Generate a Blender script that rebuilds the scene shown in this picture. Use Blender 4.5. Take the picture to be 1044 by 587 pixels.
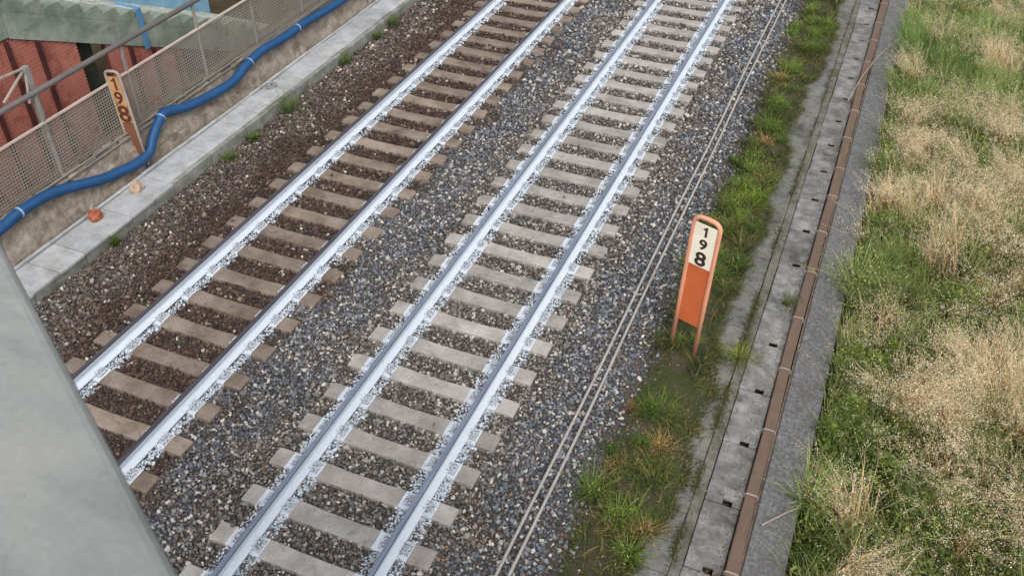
import bpy, bmesh, math, random
import numpy as np
from mathutils import Vector, Matrix

random.seed(7)
rng = np.random.default_rng(11)
sc = bpy.context.scene
col = sc.collection
for o in list(bpy.data.objects):
    bpy.data.objects.remove(o)

# ------------------------------------------------------------------ camera
cam_d = bpy.data.cameras.new('camera')
cam = bpy.data.objects.new('camera', cam_d)
col.objects.link(cam)
RIGHT = Vector((0.92292863, 0.38488678, 0.00805689))
DOWN = Vector((0.24992881, -0.583129, -0.77297876))
FWD = Vector((-0.2928111, 0.71541787, -0.63438074))
CAM = Vector((4.2106, -5.153, 8.6573))
m = Matrix.Identity(4)
for i in range(3):
    m[i][0], m[i][1], m[i][2], m[i][3] = RIGHT[i], -DOWN[i], -FWD[i], CAM[i]
cam.matrix_world = m
cam_d.sensor_width = 36.0
cam_d.lens = 944.94 / 1044 * 36
cam_d.clip_start = 0.05
cam_d.clip_end = 800
cam_d.dof.use_dof = True
cam_d.dof.focus_distance = 13.0
cam_d.dof.aperture_fstop = 11.0
sc.camera = cam

# ------------------------------------------------------------------ sky, sun, exposure
SUN_EL, SUN_ROT = math.radians(52), math.radians(150)
w = bpy.data.worlds.new('World')
sc.world = w
w.use_nodes = True
nt = w.node_tree
nt.nodes.clear()
sky = nt.nodes.new('ShaderNodeTexSky')
sky.sky_type = 'NISHITA'
sky.sun_disc = False
sky.sun_elevation = SUN_EL
sky.sun_rotation = SUN_ROT
sky.air_density = 1.0
sky.dust_density = 3.0
sky.ozone_density = 1.0
hs = nt.nodes.new('ShaderNodeHueSaturation')
hs.inputs['Saturation'].default_value = 0.27      # overcast: the cloud layer greys the blue
bg = nt.nodes.new('ShaderNodeBackground')
bg.inputs['Strength'].default_value = 0.13
wo = nt.nodes.new('ShaderNodeOutputWorld')
nt.links.new(sky.outputs[0], hs.inputs['Color'])
nt.links.new(hs.outputs[0], bg.inputs['Color'])
nt.links.new(bg.outputs[0], wo.inputs['Surface'])
sun_d = bpy.data.lights.new('sun', 'SUN')
sun_d.energy = 1.0
sun_d.angle = math.radians(25)
sun_d.color = (1.0, 0.96, 0.9)
sun = bpy.data.objects.new('sun', sun_d)
col.objects.link(sun)
# Sky Texture: rotation 0 puts the sun at +Y, growing clockwise seen from above
sd = Vector((math.sin(SUN_ROT) * math.cos(SUN_EL), math.cos(SUN_ROT) * math.cos(SUN_EL), math.sin(SUN_EL)))
sun.rotation_euler = sd.to_track_quat('Z', 'Y').to_euler()
sun.location = sd * 60
sc.view_settings.view_transform = 'Standard'
sc.view_settings.look = 'None'
sc.view_settings.gamma = 1.0
sc.view_settings.use_curve_mapping = False
sc.view_settings.exposure = 0.66

# ------------------------------------------------------------------ helpers
def tag(o, label=None, cat=None, group=None, kind=None):
    if label: o['label'] = label
    if cat: o['category'] = cat
    if group: o['group'] = group
    if kind: o['kind'] = kind
    return o

def empty(name, loc=(0, 0, 0), rz=0.0):
    o = bpy.data.objects.new(name, None)
    o.empty_display_size = 0.2
    o.location = loc
    o.rotation_euler = (0, 0, rz)
    col.objects.link(o)
    return o

def link_mesh(name, me, parent=None, mat=None, loc=(0, 0, 0)):
    o = bpy.data.objects.new(name, me)
    col.objects.link(o)
    if mat is not None:
        for mm in (mat if isinstance(mat, (list, tuple)) else [mat]):
            me.materials.append(mm)
    o.location = loc
    if parent: o.parent = parent
    return o

class MB:
    """collects boxes, tubes and prisms into one mesh"""
    def __init__(s):
        s.v, s.f, s.mi = [], [], []
    def add(s, vs, fs, mi=0):
        b = len(s.v)
        s.v += [tuple(p) for p in vs]
        s.f += [tuple(b + i for i in f) for f in fs]
        s.mi += [mi] * len(fs)
    def box(s, x0, x1, y0, y1, z0, z1, mi=0):
        s.add([(x0, y0, z0), (x1, y0, z0), (x1, y1, z0), (x0, y1, z0), (x0, y0, z1), (x1, y0, z1), (x1, y1, z1), (x0, y1, z1)],
              [(3, 2, 1, 0), (4, 5, 6, 7), (0, 1, 5, 4), (1, 2, 6, 5), (2, 3, 7, 6), (3, 0, 4, 7)], mi)
    def bar(s, a, b, wx, wz, mi=0):
        """rectangular bar from a to b"""
        a, b = Vector(a), Vector(b)
        d = (b - a).normalized()
        up = Vector((0, 0, 1)) if abs(d.z) < 0.9 else Vector((0, 1, 0))
        r = d.cross(up).normalized() * wx / 2
        u = r.cross(d).normalized() * wz / 2
        vs = [p + sx * r + sz * u for p in (a, b) for sx, sz in ((-1, -1), (1, -1), (1, 1), (-1, 1))]
        s.add(vs, [(0, 1, 2, 3), (7, 6, 5, 4), (0, 4, 5, 1), (1, 5, 6, 2), (2, 6, 7, 3), (3, 7, 4, 0)], mi)
    def tube(s, pts, rad, n=8, mi=0, caps=True):
        pts = [Vector(p) for p in pts]
        N = len(pts)
        rads = rad if isinstance(rad, (list, tuple)) else [rad] * N
        prev = None
        vs = []
        for i, p in enumerate(pts):
            d = (pts[min(i + 1, N - 1)] - pts[max(i - 1, 0)]).normalized()
            if prev is None:
                up = Vector((0, 0, 1)) if abs(d.z) < 0.9 else Vector((0, 1, 0))
                r = d.cross(up).normalized()
            else:
                r = (prev - d * prev.dot(d)).normalized()
            prev = r
            u = d.cross(r)
            for k in range(n):
                a = 2 * math.pi * k / n
                vs.append(p + rads[i] * (math.cos(a) * r + math.sin(a) * u))
        fs = []
        for i in range(N - 1):
            for k in range(n):
                fs.append((i * n + k, i * n + (k + 1) % n, (i + 1) * n + (k + 1) % n, (i + 1) * n + k))
        if caps:
            fs.append(tuple(range(n))[::-1])
            fs.append(tuple((N - 1) * n + k for k in range(n)))
        s.add(vs, fs, mi)
    def extrude_y(s, prof, y0, y1, mis=None, caps=True):
        """closed profile [(x,z)] counter-clockwise seen from -Y"""
        n = len(prof)
        vs = [(x, y0, z) for x, z in prof] + [(x, y1, z) for x, z in prof]
        b = len(s.v)
        s.v += vs
        for k in range(n):
            s.f.append((b + k, b + (k + 1) % n, b + n + (k + 1) % n, b + n + k))
            s.mi.append(mis[k] if mis else 0)
        if caps:
            s.f.append(tuple(b + k for k in range(n))[::-1]); s.mi.append(0)
            s.f.append(tuple(b + n + k for k in range(n))); s.mi.append(0)
    def mesh(s, name, bevel=0.0, seg=1, smooth=False, jitter=0.0):
        me = bpy.data.meshes.new(name)
        me.from_pydata(s.v, [], s.f)
        me.polygons.foreach_set('material_index', s.mi)
        bm = bmesh.new()
        bm.from_mesh(me)
        if bevel:
            es = [e for e in bm.edges if len(e.link_faces) == 2 and e.calc_face_angle(0) > 0.5]
            bmesh.ops.bevel(bm, geom=es, offset=bevel, segments=seg, affect='EDGES', profile=0.5)
        if jitter:
            for v in bm.verts:
                v.co += Vector((random.uniform(-1, 1), random.uniform(-1, 1), random.uniform(-1, 1))) * jitter
        bmesh.ops.recalc_face_normals(bm, faces=bm.faces)
        for f in bm.faces: f.smooth = smooth
        bm.to_mesh(me)
        bm.free()
        return me
    def build(s, name, mat, parent=None, loc=(0, 0, 0), **k):
        return link_mesh(name, s.mesh(name, **k), parent, mat, loc)

def np_mesh(name, V, F, C=None, extra=None, smooth=False):
    """V (n,3), F (m,3|4) arrays -> mesh with point colours"""
    me = bpy.data.meshes.new(name)
    fs = F if isinstance(F, list) else [F]
    me.vertices.add(len(V))
    me.vertices.foreach_set('co', np.ascontiguousarray(V, dtype=np.float32).ravel())
    loops = np.concatenate([f.ravel() for f in fs]).astype(np.int32)
    starts, off = [], 0
    for f in fs:
        k = f.shape[1]
        starts.append(off + np.arange(len(f)) * k)
        off += f.size
    starts = np.concatenate(starts).astype(np.int32)
    me.loops.add(len(loops))
    me.loops.foreach_set('vertex_index', loops)
    me.polygons.add(len(starts))
    me.polygons.foreach_set('loop_start', starts)
    me.polygons.foreach_set('use_smooth', np.full(len(starts), smooth, dtype=bool))
    me.update(calc_edges=True)
    if C is not None:
        a = me.color_attributes.new('Col', 'FLOAT_COLOR', 'POINT')
        a.data.foreach_set('color', np.c_[C, np.ones(len(C)) if extra is None else extra].astype(np.float32).ravel())
    me.validate()
    return me

# ------------------------------------------------------------------ materials
def srgb(r, g, b):
    f = lambda c: (c / 255 / 12.92) if c / 255 <= 0.04045 else ((c / 255 + 0.055) / 1.055) ** 2.4
    return (f(r), f(g), f(b))

class Mat:
    def __init__(s, name):
        s.m = bpy.data.materials.new(name)
        s.m.use_nodes = True
        s.t = s.m.node_tree
        s.b = s.t.nodes['Principled BSDF']
    def n(s, t, **k):
        nd = s.t.nodes.new(t)
        for a, v in k.items(): setattr(nd, a, v)
        return nd
    def l(s, a, b): s.t.links.new(a, b)
    def pos(s):
        if not hasattr(s, '_p'):
            s._p = s.n('ShaderNodeNewGeometry')
        return s._p.outputs['Position']
    def noise(s, scale, detail=4, rough=0.6, vec=None, stretch=None):
        nd = s.n('ShaderNodeTexNoise')
        nd.inputs['Scale'].default_value = scale
        nd.inputs['Detail'].default_value = detail
        nd.inputs['Roughness'].default_value = rough
        v = vec or s.pos()
        if stretch:
            mp = s.n('ShaderNodeMapping')
            mp.inputs['Scale'].default_value = stretch
            s.l(v, mp.inputs['Vector'])
            v = mp.outputs[0]
        s.l(v, nd.inputs['Vector'])
        return nd.outputs['Fac']
    def ramp(s, fac, stops):
        r = s.n('ShaderNodeValToRGB')
        e = r.color_ramp.elements
        while len(e) < len(stops): e.new(0.5)
        for el, (p, c) in zip(e, stops):
            el.position = p
            el.color = (*c, 1) if len(c) == 3 else c
        s.l(fac, r.inputs['Fac'])
        return r.outputs['Color']
    def mix(s, fac, a, b, mode='MIX'):
        x = s.n('ShaderNodeMix', data_type='RGBA', blend_type=mode)
        for i, v in ((0, fac), (6, a), (7, b)):
            if isinstance(v, (int, float)): x.inputs[i].default_value = v
            elif isinstance(v, tuple): x.inputs[i].default_value = (*v, 1)
            else: s.l(v, x.inputs[i])
        return x.outputs[2]
    def math(s, op, a, b=None):
        x = s.n('ShaderNodeMath', operation=op)
        x.use_clamp = False
        for i, v in ((0, a), (1, b)):
            if v is None: continue
            if isinstance(v, (int, float)): x.inputs[i].default_value = v
            else: s.l(v, x.inputs[i])
        return x.outputs[0]
    def sep(s, v):
        x = s.n('ShaderNodeSeparateXYZ')
        s.l(v, x.inputs[0])
        return x.outputs
    def rand(s):
        return s.n('ShaderNodeObjectInfo').outputs['Random']
    def step(s, v, a, b):
        x = s.n('ShaderNodeMapRange', interpolation_type='SMOOTHSTEP')
        x.inputs['From Min'].default_value = a
        x.inputs['From Max'].default_value = b
        s.l(v, x.inputs['Value'])
        return x.outputs[0]
    def bump(s, h, strength=0.3, dist=0.01):
        x = s.n('ShaderNodeBump')
        x.inputs['Strength'].default_value = strength
        x.inputs['Distance'].default_value = dist
        s.l(h, x.inputs['Height'])
        s.l(x.outputs[0], s.b.inputs['Normal'])
    def fin(s, color, rough=0.85, metal=0.0, spec=0.3):
        if isinstance(color, tuple): s.b.inputs['Base Color'].default_value = (*color, 1)
        else: s.l(color, s.b.inputs['Base Color'])
        s.b.inputs['Roughness'].default_value = rough
        s.b.inputs['Metallic'].default_value = metal
        s.b.inputs['Specular IOR Level'].default_value = spec
        return s.m

def concrete(name, dark, mid, light, stain=None, scale=3.0, per_object=0.12, moss=None, bump=0.35):
    M = Mat(name)
    a = M.noise(scale, 6, 0.65)
    c = M.ramp(a, [(0.28, dark), (0.5, mid), (0.74, light)])
    fine = M.noise(90, 3, 0.7)
    c = M.mix(0.45, c, M.ramp(fine, [(0.3, (0.45, 0.45, 0.45)), (0.7, (1.3, 1.3, 1.3))]), 'MULTIPLY')
    if stain:
        st = M.noise(1.7, 5, 0.7, stretch=(1, 1, 2.5))
        c = M.mix(M.math('MULTIPLY', M.step(st, 0.50, 0.68), 0.75), c, stain)
        st = M.noise(7.5, 6, 0.75)
        c = M.mix(M.math('MULTIPLY', M.step(st, 0.56, 0.68), 0.6), c, stain)
    if moss:
        ms = M.noise(5.0, 6, 0.75)
        c = M.mix(M.math('MULTIPLY', M.step(ms, 0.5, 0.66), 0.8), c, moss)
    v = M.math('ADD', M.math('MULTIPLY', M.rand(), 2 * per_object), 1 - per_object)
    hsv = M.n('ShaderNodeHueSaturation')
    M.l(c, hsv.inputs['Color'])
    M.l(v, hsv.inputs['Value'])
    M.bump(M.math('ADD', M.noise(140, 3, 0.7), M.math('MULTIPLY', M.noise(18, 4, 0.6), 2.0)), bump, 0.006)
    return M.fin(hsv.outputs[0], 0.9, 0, 0.25)

def metal_paint(name, base, worn, amount=0.55, rough=0.55, scale=9.0, stretch=None):
    M = Mat(name)
    a = M.noise(scale, 6, 0.7, stretch=stretch)
    c = M.mix(M.step(a, amount, amount + 0.16), base, worn)
    c = M.mix(0.3, c, M.ramp(M.noise(2.0, 3), [(0.3, (0.6, 0.6, 0.6)), (0.7, (1.3, 1.3, 1.3))]), 'MULTIPLY')
    M.bump(M.noise(60, 3), 0.15, 0.003)
    return M.fin(c, rough, 0, 0.4)

PAINT = (0.57, 0.62, 0.68)
M_ = {}

def track_paint(M, c, xc, left, right, lo=0.02):
    """white marking paint sprayed over everything close to the two rails of a track"""
    x = M.sep(M.pos())[0]
    d = None
    for rx in (xc - 0.7525, xc + 0.7525):
        dx = M.math('SUBTRACT', x, rx)
        wob = M.math('MULTIPLY', M.math('SUBTRACT', M.noise(9.0, 3), 0.5), lo)
        dx = M.math('ADD', dx, wob)
        r = M.math('MULTIPLY', M.math('LESS_THAN', dx, right), M.math('GREATER_THAN', dx, -left))
        d = r if d is None else M.math('MAXIMUM', d, r)
    return d

def sleeper_mat(name, dark, mid, light, xc, left, right):
    M = Mat(name)
    a = M.noise(2.2, 6, 0.65)
    c = M.ramp(a, [(0.3, dark), (0.5, mid), (0.72, light)])
    fine = M.noise(70, 4, 0.7, stretch=(0.25, 1, 1))
    c = M.mix(0.4, c, M.ramp(fine, [(0.3, (0.55, 0.55, 0.55)), (0.7, (1.25, 1.25, 1.25))]), 'MULTIPLY')
    pit = M.noise(38, 2, 0.5)
    c = M.mix(M.math('MULTIPLY', M.step(pit, 0.66, 0.74), 0.5), c, dark)
    oil = M.noise(6.5, 5, 0.7)
    c = M.mix(M.math('MULTIPLY', M.step(oil, 0.54, 0.72), 0.55), c, tuple(q * 0.55 for q in dark))
    v = M.math('ADD', M.math('MULTIPLY', M.rand(), 0.3), 0.85)
    hsv = M.n('ShaderNodeHueSaturation')
    M.l(c, hsv.inputs['Color']); M.l(v, hsv.inputs['Value'])
    p = track_paint(M, c, xc, left, right)
    scuff = M.step(M.noise(42, 3, 0.75), 0.33, 0.40)
    wear = M.step(M.noise(1.6, 3, 0.6), 0.30, 0.48)
    p = M.math('MULTIPLY', p, M.math('ADD', M.math('MULTIPLY', wear, 0.55), 0.45))
    c = M.mix(M.math('MULTIPLY', p, scuff), hsv.outputs[0], PAINT)
    M.bump(M.noise(110, 3, 0.7), 0.3, 0.004)
    return M.fin(c, 0.9, 0, 0.2)

M_['sleeperB'] = sleeper_mat('sleeper_concrete_grey', srgb(136, 130, 124), srgb(161, 155, 149), srgb(181, 176, 171), 0.0, 0.235, 0.20)
M_['sleeperA'] = sleeper_mat('sleeper_concrete_brown', srgb(100, 85, 74), srgb(132, 118, 106), srgb(154, 142, 131), -3.445, 0.165, 0.20)

def rail_paint(name):
    M = Mat(name)
    g = M.noise(14, 5, 0.7, stretch=(1, 0.25, 1))
    c = M.mix(M.step(g, 0.62, 0.74), PAINT, srgb(150, 155, 165))
    c = M.mix(M.math('MULTIPLY', M.step(M.noise(55, 3, 0.7), 0.66, 0.74), 0.8), c, srgb(90, 80, 75))
    M.bump(M.noise(80, 3), 0.2, 0.003)
    return M.fin(c, 0.6, 0, 0.4)
M_['paint'] = rail_paint('white_rail_paint')
def clip_dirt():
    M = Mat('dirty_painted_clip')
    c = M.mix(M.step(M.noise(60, 4, 0.75), 0.46, 0.58), PAINT, srgb(92, 88, 88))
    return M.fin(c, 0.7, 0, 0.3)
M_['clipdirt'] = clip_dirt()
def steel(name, a, b, rough):
    M = Mat(name)
    n = M.noise(20, 4, 0.6, stretch=(2.5, 0.06, 1))
    c = M.ramp(n, [(0.35, a), (0.65, b)])
    return M.fin(c, rough, 0.25, 0.5)
M_['railtopB'] = steel('worn_rail_steel', srgb(108, 116, 134), srgb(138, 147, 165), 0.36)
M_['railtopA'] = steel('dark_rail_steel', srgb(66, 62, 68), srgb(86, 82, 90), 0.5)
M_['railedge'] = steel('rail_edge_dark', srgb(45, 48, 60), srgb(60, 62, 74), 0.6)  # dark blue-grey for the narrow corner of the rail head
M_['railrust'] = steel('rusty_rail_side', srgb(60, 46, 42), srgb(84, 68, 62), 0.8)

def stone_mat():
    M = Mat('ballast_stone')
    at = M.n('ShaderNodeAttribute', attribute_name='Col')
    c = at.outputs['Color']
    c = M.mix(0.55, c, M.ramp(M.noise(120, 3, 0.7), [(0.3, (0.55, 0.55, 0.55)), (0.7, (1.3, 1.3, 1.3))]), 'MULTIPLY')
    g = M.n('ShaderNodeNewGeometry')
    nz = M.sep(g.outputs['Normal'])[2]
    f = M.math('MULTIPLY', M.step(nz, 0.05, 0.3), at.outputs['Alpha'])
    f = M.math('MULTIPLY', f, M.step(M.noise(45, 4, 0.7), 0.30, 0.42))
    c = M.mix(f, c, PAINT)
    return M.fin(c, 0.9, 0, 0.25)
M_['stone'] = stone_mat()

def bed_mat():
    M = Mat('ballast_dust')
    n = M.noise(24, 6, 0.75)
    c = M.ramp(n, [(0.3, srgb(58, 52, 48)), (0.55, srgb(88, 80, 75)), (0.75, srgb(118, 111, 105))])
    pA = track_paint(M, c, -3.445, 0.10, 0.22, 0.06)
    pB = track_paint(M, c, 0.0, 0.22, 0.22, 0.06)
    f = M.math('MULTIPLY', M.math('MAXIMUM', pA, pB), M.step(M.noise(60, 4, 0.7), 0.42, 0.55))
    c = M.mix(f, c, PAINT)
    M.bump(M.noise(40, 5, 0.7), 0.8, 0.02)
    return M.fin(c, 0.95, 0, 0.1)
M_['bed'] = bed_mat()

def soil_mat():
    M = Mat('soil')
    c = M.ramp(M.noise(3, 7, 0.7), [(0.3, srgb(52, 46, 34)), (0.5, srgb(72, 62, 46)), (0.7, srgb(66, 72, 40))])
    c = M.mix(0.5, c, M.ramp(M.noise(60, 4, 0.7), [(0.3, (0.5, 0.5, 0.5)), (0.7, (1.3, 1.3, 1.3))]), 'MULTIPLY')
    M.bump(M.noise(30, 6, 0.75), 0.8, 0.02)
    return M.fin(c, 0.95, 0, 0.1)
M_['soil'] = soil_mat()
def mossy_soil():
    M = Mat('mossy_soil')
    c = M.ramp(M.noise(2.4, 6, 0.7), [(0.34, srgb(90, 82, 72)), (0.48, srgb(78, 74, 58)), (0.60, srgb(66, 74, 42)), (0.74, srgb(80, 90, 48))])
    c = M.mix(0.6, c, M.ramp(M.noise(70, 4, 0.75), [(0.3, (0.4, 0.4, 0.4)), (0.7, (1.5, 1.5, 1.5))]), 'MULTIPLY')
    M.bump(M.noise(45, 6, 0.75), 0.9, 0.02)
    return M.fin(c, 0.95, 0, 0.1)
M_['mossy'] = mossy_soil()

def leaf_mat():
    M = Mat('leaf')
    at = M.n('ShaderNodeAttribute', attribute_name='Col')
    M.fin(at.outputs['Color'], 0.7, 0, 0.25)
    tr = M.n('ShaderNodeBsdfTranslucent')
    M.l(at.outputs['Color'], tr.inputs['Color'])
    mx = M.n('ShaderNodeMixShader')
    mx.inputs[0].default_value = 0.3
    M.l(M.b.outputs[0], mx.inputs[1])
    M.l(tr.outputs[0], mx.inputs[2])
    M.l(mx.outputs[0], M.t.nodes['Material Output'].inputs['Surface'])
    return M.m
M_['leaf'] = leaf_mat()

M_['trough'] = concrete('pale_trough_concrete', srgb(146, 148, 149), srgb(170, 172, 174), srgb(190, 192, 194), srgb(140, 139, 134), 3.5, 0.10)
M_['trough_side'] = concrete('trough_side_concrete', srgb(105, 105, 98), srgb(138, 138, 132), srgb(160, 160, 156), srgb(92, 88, 76), 4)
M_['lid'] = concrete('weathered_lid_concrete', srgb(88, 87, 85), srgb(122, 121, 119), srgb(158, 157, 155), srgb(70, 66, 61), 5.0, 0.14, None)
M_['slab'] = concrete('old_channel_concrete', srgb(84, 83, 79), srgb(118, 117, 114), srgb(156, 155, 152), srgb(68, 65, 58), 5.0, 0.12, srgb(70, 74, 48))
M_['rim'] = concrete('mossy_rim_concrete', srgb(80, 78, 70), srgb(112, 108, 100), srgb(134, 130, 122), srgb(70, 70, 48), 4)
M_['kerb'] = concrete('dark_kerb_concrete', srgb(82, 81, 81), srgb(110, 109, 109), srgb(144, 143, 143), srgb(90, 88, 85), 22.0, 0.03, None, 0.8)
M_['nosing'] = concrete('pale_nosing', srgb(140, 146, 136), srgb(164, 168, 158), srgb(184, 186, 178), srgb(110, 116, 104), 6)
M_['mortar'] = concrete('tan_mortar', srgb(104, 92, 80), srgb(130, 116, 102), srgb(150, 136, 122), srgb(70, 62, 54), 9)
def parapet_mat():
    M = Mat('parapet_concrete')
    c = M.ramp(M.noise(3.4, 4, 0.6), [(0.30, srgb(124, 127, 125)), (0.5, srgb(140, 142, 139)), (0.70, srgb(150, 151, 148))])
    st = M.noise(5.5, 4, 0.65, stretch=(0.5, 1.6, 1))
    c = M.mix(M.math('MULTIPLY', M.step(st, 0.50, 0.72), 0.7), c, srgb(112, 117, 115))
    c = M.mix(M.math('MULTIPLY', M.step(M.noise(26, 5, 0.75), 0.60, 0.70), 0.35), c, srgb(98, 100, 96))
    c = M.mix(0.18, c, M.ramp(M.noise(120, 3, 0.7), [(0.3, (0.5, 0.5, 0.5)), (0.7, (1.3, 1.3, 1.3))]), 'MULTIPLY')
    M.bump(M.noise(60, 3, 0.7), 0.12, 0.003)
    return M.fin(c, 0.85, 0, 0.25)
M_['parapet'] = parapet_mat()
M_['stair'] = concrete('green_stained_concrete', srgb(104, 115, 104), srgb(134, 143, 131), srgb(160, 165, 155), srgb(98, 107, 93), 2.5, 0.08)
M_['wallplaster'] = concrete('beige_wall_plaster', srgb(106, 96, 86), srgb(142, 131, 119), srgb(172, 162, 150), srgb(92, 86, 78), 5.0, 0.1, None, 0.8)
M_['wallstone'] = concrete('wall_stone', srgb(104, 92, 80), srgb(142, 130, 116), srgb(172, 162, 150), srgb(92, 86, 76), 5, 0.16, None, 0.8)
M_['duct'] = metal_paint('brown_duct', srgb(104, 86, 74), srgb(122, 94, 78), 0.52, 0.8, 6, (3, 0.6, 1))
M_['clip'] = metal_paint('pale_clip', srgb(166, 150, 138), srgb(128, 108, 94), 0.6, 0.6)
M_['cable'] = metal_paint('grey_cable', srgb(166, 161, 154), srgb(140, 134, 127), 0.55, 0.7, 5)
M_['salmon'] = metal_paint('faded_salmon_paint', srgb(226, 156, 126), srgb(212, 138, 108), 0.55, 0.6, 8)
M_['orange'] = metal_paint('orange_red_panel', srgb(200, 102, 58), srgb(210, 124, 82), 0.58, 0.75, 5)
M_['cream'] = metal_paint('cream_plate', srgb(247, 238, 218), srgb(206, 180, 144), 0.63, 0.7, 14)
M_['black'] = metal_paint('black_paint', srgb(38, 34, 32), srgb(52, 46, 42), 0.6, 0.6)
M_['digit'] = metal_paint('brown_black_digits', srgb(58, 44, 36), srgb(74, 56, 44), 0.6, 0.6)
M_['rustsign'] = metal_paint('rusted_tan_sign', srgb(196, 150, 104), srgb(146, 92, 58), 0.5, 0.8, 5)
M_['rustpost'] = metal_paint('rusted_brown_post', srgb(124, 82, 60), srgb(98, 66, 50), 0.5, 0.8, 5)
M_['palemetal'] = metal_paint('pale_weathered_metal', srgb(164, 154, 142), srgb(126, 112, 100), 0.54, 0.7, 7)
M_['rustdigit'] = metal_paint('rust_digits', srgb(92, 50, 32), srgb(120, 70, 44), 0.55, 0.8)
M_['mesh'] = metal_paint('bronze_grey_mesh', srgb(140, 134, 124), srgb(120, 108, 98), 0.52, 0.7, 4)
M_['fencepost'] = metal_paint('grey_fence_post', srgb(140, 136, 132), srgb(116, 104, 94), 0.55, 0.7, 5)
M_['handrail'] = metal_paint('dark_grey_handrail', srgb(98, 94, 92), srgb(112, 98, 90), 0.55, 0.65, 4)
M_['toprail'] = metal_paint('pinkish_top_rail', srgb(196, 180, 170), srgb(160, 140, 128), 0.6, 0.65, 5)
M_['lowrail'] = metal_paint('grey_low_rail', srgb(122, 118, 112), srgb(100, 92, 84), 0.55, 0.65, 5)
M_['bluepipe'] = metal_paint('blue_plastic', srgb(30, 76, 122), srgb(40, 86, 132), 0.55, 0.45, 3)
M_['tie'] = metal_paint('pale_cable_tie', srgb(140, 170, 200), srgb(120, 150, 180), 0.6, 0.5)
M_['redwall'] = metal_paint('brick_red_panel', srgb(178, 112, 98), srgb(150, 88, 76), 0.5, 0.85, 3)
M_['redgap'] = metal_paint('dark_red_backing', srgb(100, 54, 50), srgb(84, 44, 42), 0.5, 0.9, 3)
M_['redrib'] = metal_paint('dark_red_rib', srgb(74, 36, 32), srgb(58, 30, 28), 0.5, 0.85, 3)
M_['shadepaint'] = metal_paint('painted_shade_brown', srgb(66, 48, 44), srgb(52, 40, 38), 0.5, 0.9, 2.5)  # shade on the red wall's far end, put into the colour
M_['column'] = concrete('dark_green_column', srgb(38, 42, 34), srgb(54, 58, 48), srgb(68, 70, 58), None, 3)
M_['bluewall'] = concrete('light_blue_painted_wall', srgb(118, 160, 184), srgb(136, 180, 206), srgb(158, 196, 216), None, 2, 0.05)
M_['whiteedge'] = concrete('white_painted_edge', srgb(196, 196, 192), srgb(214, 214, 212), srgb(226, 226, 226), None, 3)
M_['bluehose'] = metal_paint('bright_blue_strip', srgb(84, 136, 178), srgb(110, 160, 194), 0.55, 0.6, 4)
M_['brickrock'] = concrete('red_brick_rubble', srgb(124, 70, 50), srgb(158, 92, 68), srgb(184, 122, 96), None, 14, 0, None, 0.9)
M_['tanrock'] = concrete('tan_rubble', srgb(140, 116, 96), srgb(182, 156, 134), srgb(206, 184, 164), None, 14, 0, None, 0.9)
M_['coil'] = metal_paint('grey_coil', srgb(150, 150, 150), srgb(110, 108, 104), 0.55, 0.5)
M_['dark'] = metal_paint('dark_slot', srgb(26, 24, 22), srgb(30, 28, 26), 0.5, 0.9)

# ------------------------------------------------------------------ ground and ballast bed
XA = -3.445          # centre of the left track
GZ = -0.42
mb = MB()
mb.add([(-300, -300, GZ), (300, -300, GZ), (300, 300, GZ), (-300, 300, GZ)], [(0, 1, 2, 3)])
tag(mb.build('ground', M_['soil']), kind='structure')

BZ_X = [-6.1, -5.6, -5.0, -4.6, -2.3, -1.9, -1.25, 1.25, 1.6, 2.05, 2.45, 2.7]
BZ_Z = [-0.10, -0.08, -0.05, -0.035, -0.035, -0.02, -0.035, -0.035, -0.05, -0.12, -0.27, -0.40]
def bed_z(x):
    return np.interp(x, BZ_X, BZ_Z)
prof = [(x, z - 0.035) for x, z in zip(BZ_X, BZ_Z)]
prof = [(prof[0][0], -0.5)] + prof
mb = MB()
mb.extrude_y([(-6.1, -0.6), (2.7, -0.6)] + prof[:0:-1], -8, 60)
tag(mb.build('ballast_bed', M_['bed']), kind='structure')

# ------------------------------------------------------------------ tracks
SL_HALF, SL_W = 1.2, 0.125
def sleeper_mesh():
    b = MB()
    # long prestressed block, ends slightly chamfered, rail seats a little proud
    zs = [(-SL_HALF, -0.012), (-SL_HALF + 0.06, 0.0), (-0.45, 0.0), (-0.25, -0.008), (0.25, -0.008), (0.45, 0.0), (SL_HALF - 0.06, 0.0), (SL_HALF, -0.012)]
    vs, fs = [], []
    for x, z in zs:
        hw = SL_W - (0.006 if abs(x) < 0.3 else 0)
        vs += [(x, -hw - 0.025, -0.2), (x, hw + 0.025, -0.2), (x, hw, z - 0.012), (x, hw - 0.012, z), (x, -hw + 0.012, z), (x, -hw, z - 0.012)]
    n = 6
    for i in range(len(zs) - 1):
        for k in range(n):
            fs.append((i * n + k, i * n + (k + 1) % n, (i + 1) * n + (k + 1) % n, (i + 1) * n + k))
    fs.append(tuple(range(n))[::-1])
    fs.append(tuple((len(zs) - 1) * n + k for k in range(n)))
    b.add(vs, fs)
    return b.mesh('sleeper')

def clip_mesh():
    """W-shaped spring clip with its screw, facing +X away from the rail web; sits on the rail foot edge"""
    b = MB()
    pts = [(-0.018, -0.05, 0.034), (0.03, -0.062, 0.04), (0.062, -0.045, 0.03), (0.05, -0.022, 0.038), (0.012, -0.018, 0.046),
           (0.002, 0.0, 0.046), (0.012, 0.018, 0.046), (0.05, 0.022, 0.038), (0.062, 0.045, 0.03), (0.03, 0.062, 0.04), (-0.018, 0.05, 0.034)]
    b.tube(pts, 0.0085, 5)
    b.box(-0.004, 0.085, -0.075, 0.075, -0.004, 0.02)
    b.tube([(0.034, 0, 0.02), (0.034, 0, 0.062)], 0.018, 6)
    return b.mesh('rail_clip')

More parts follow.
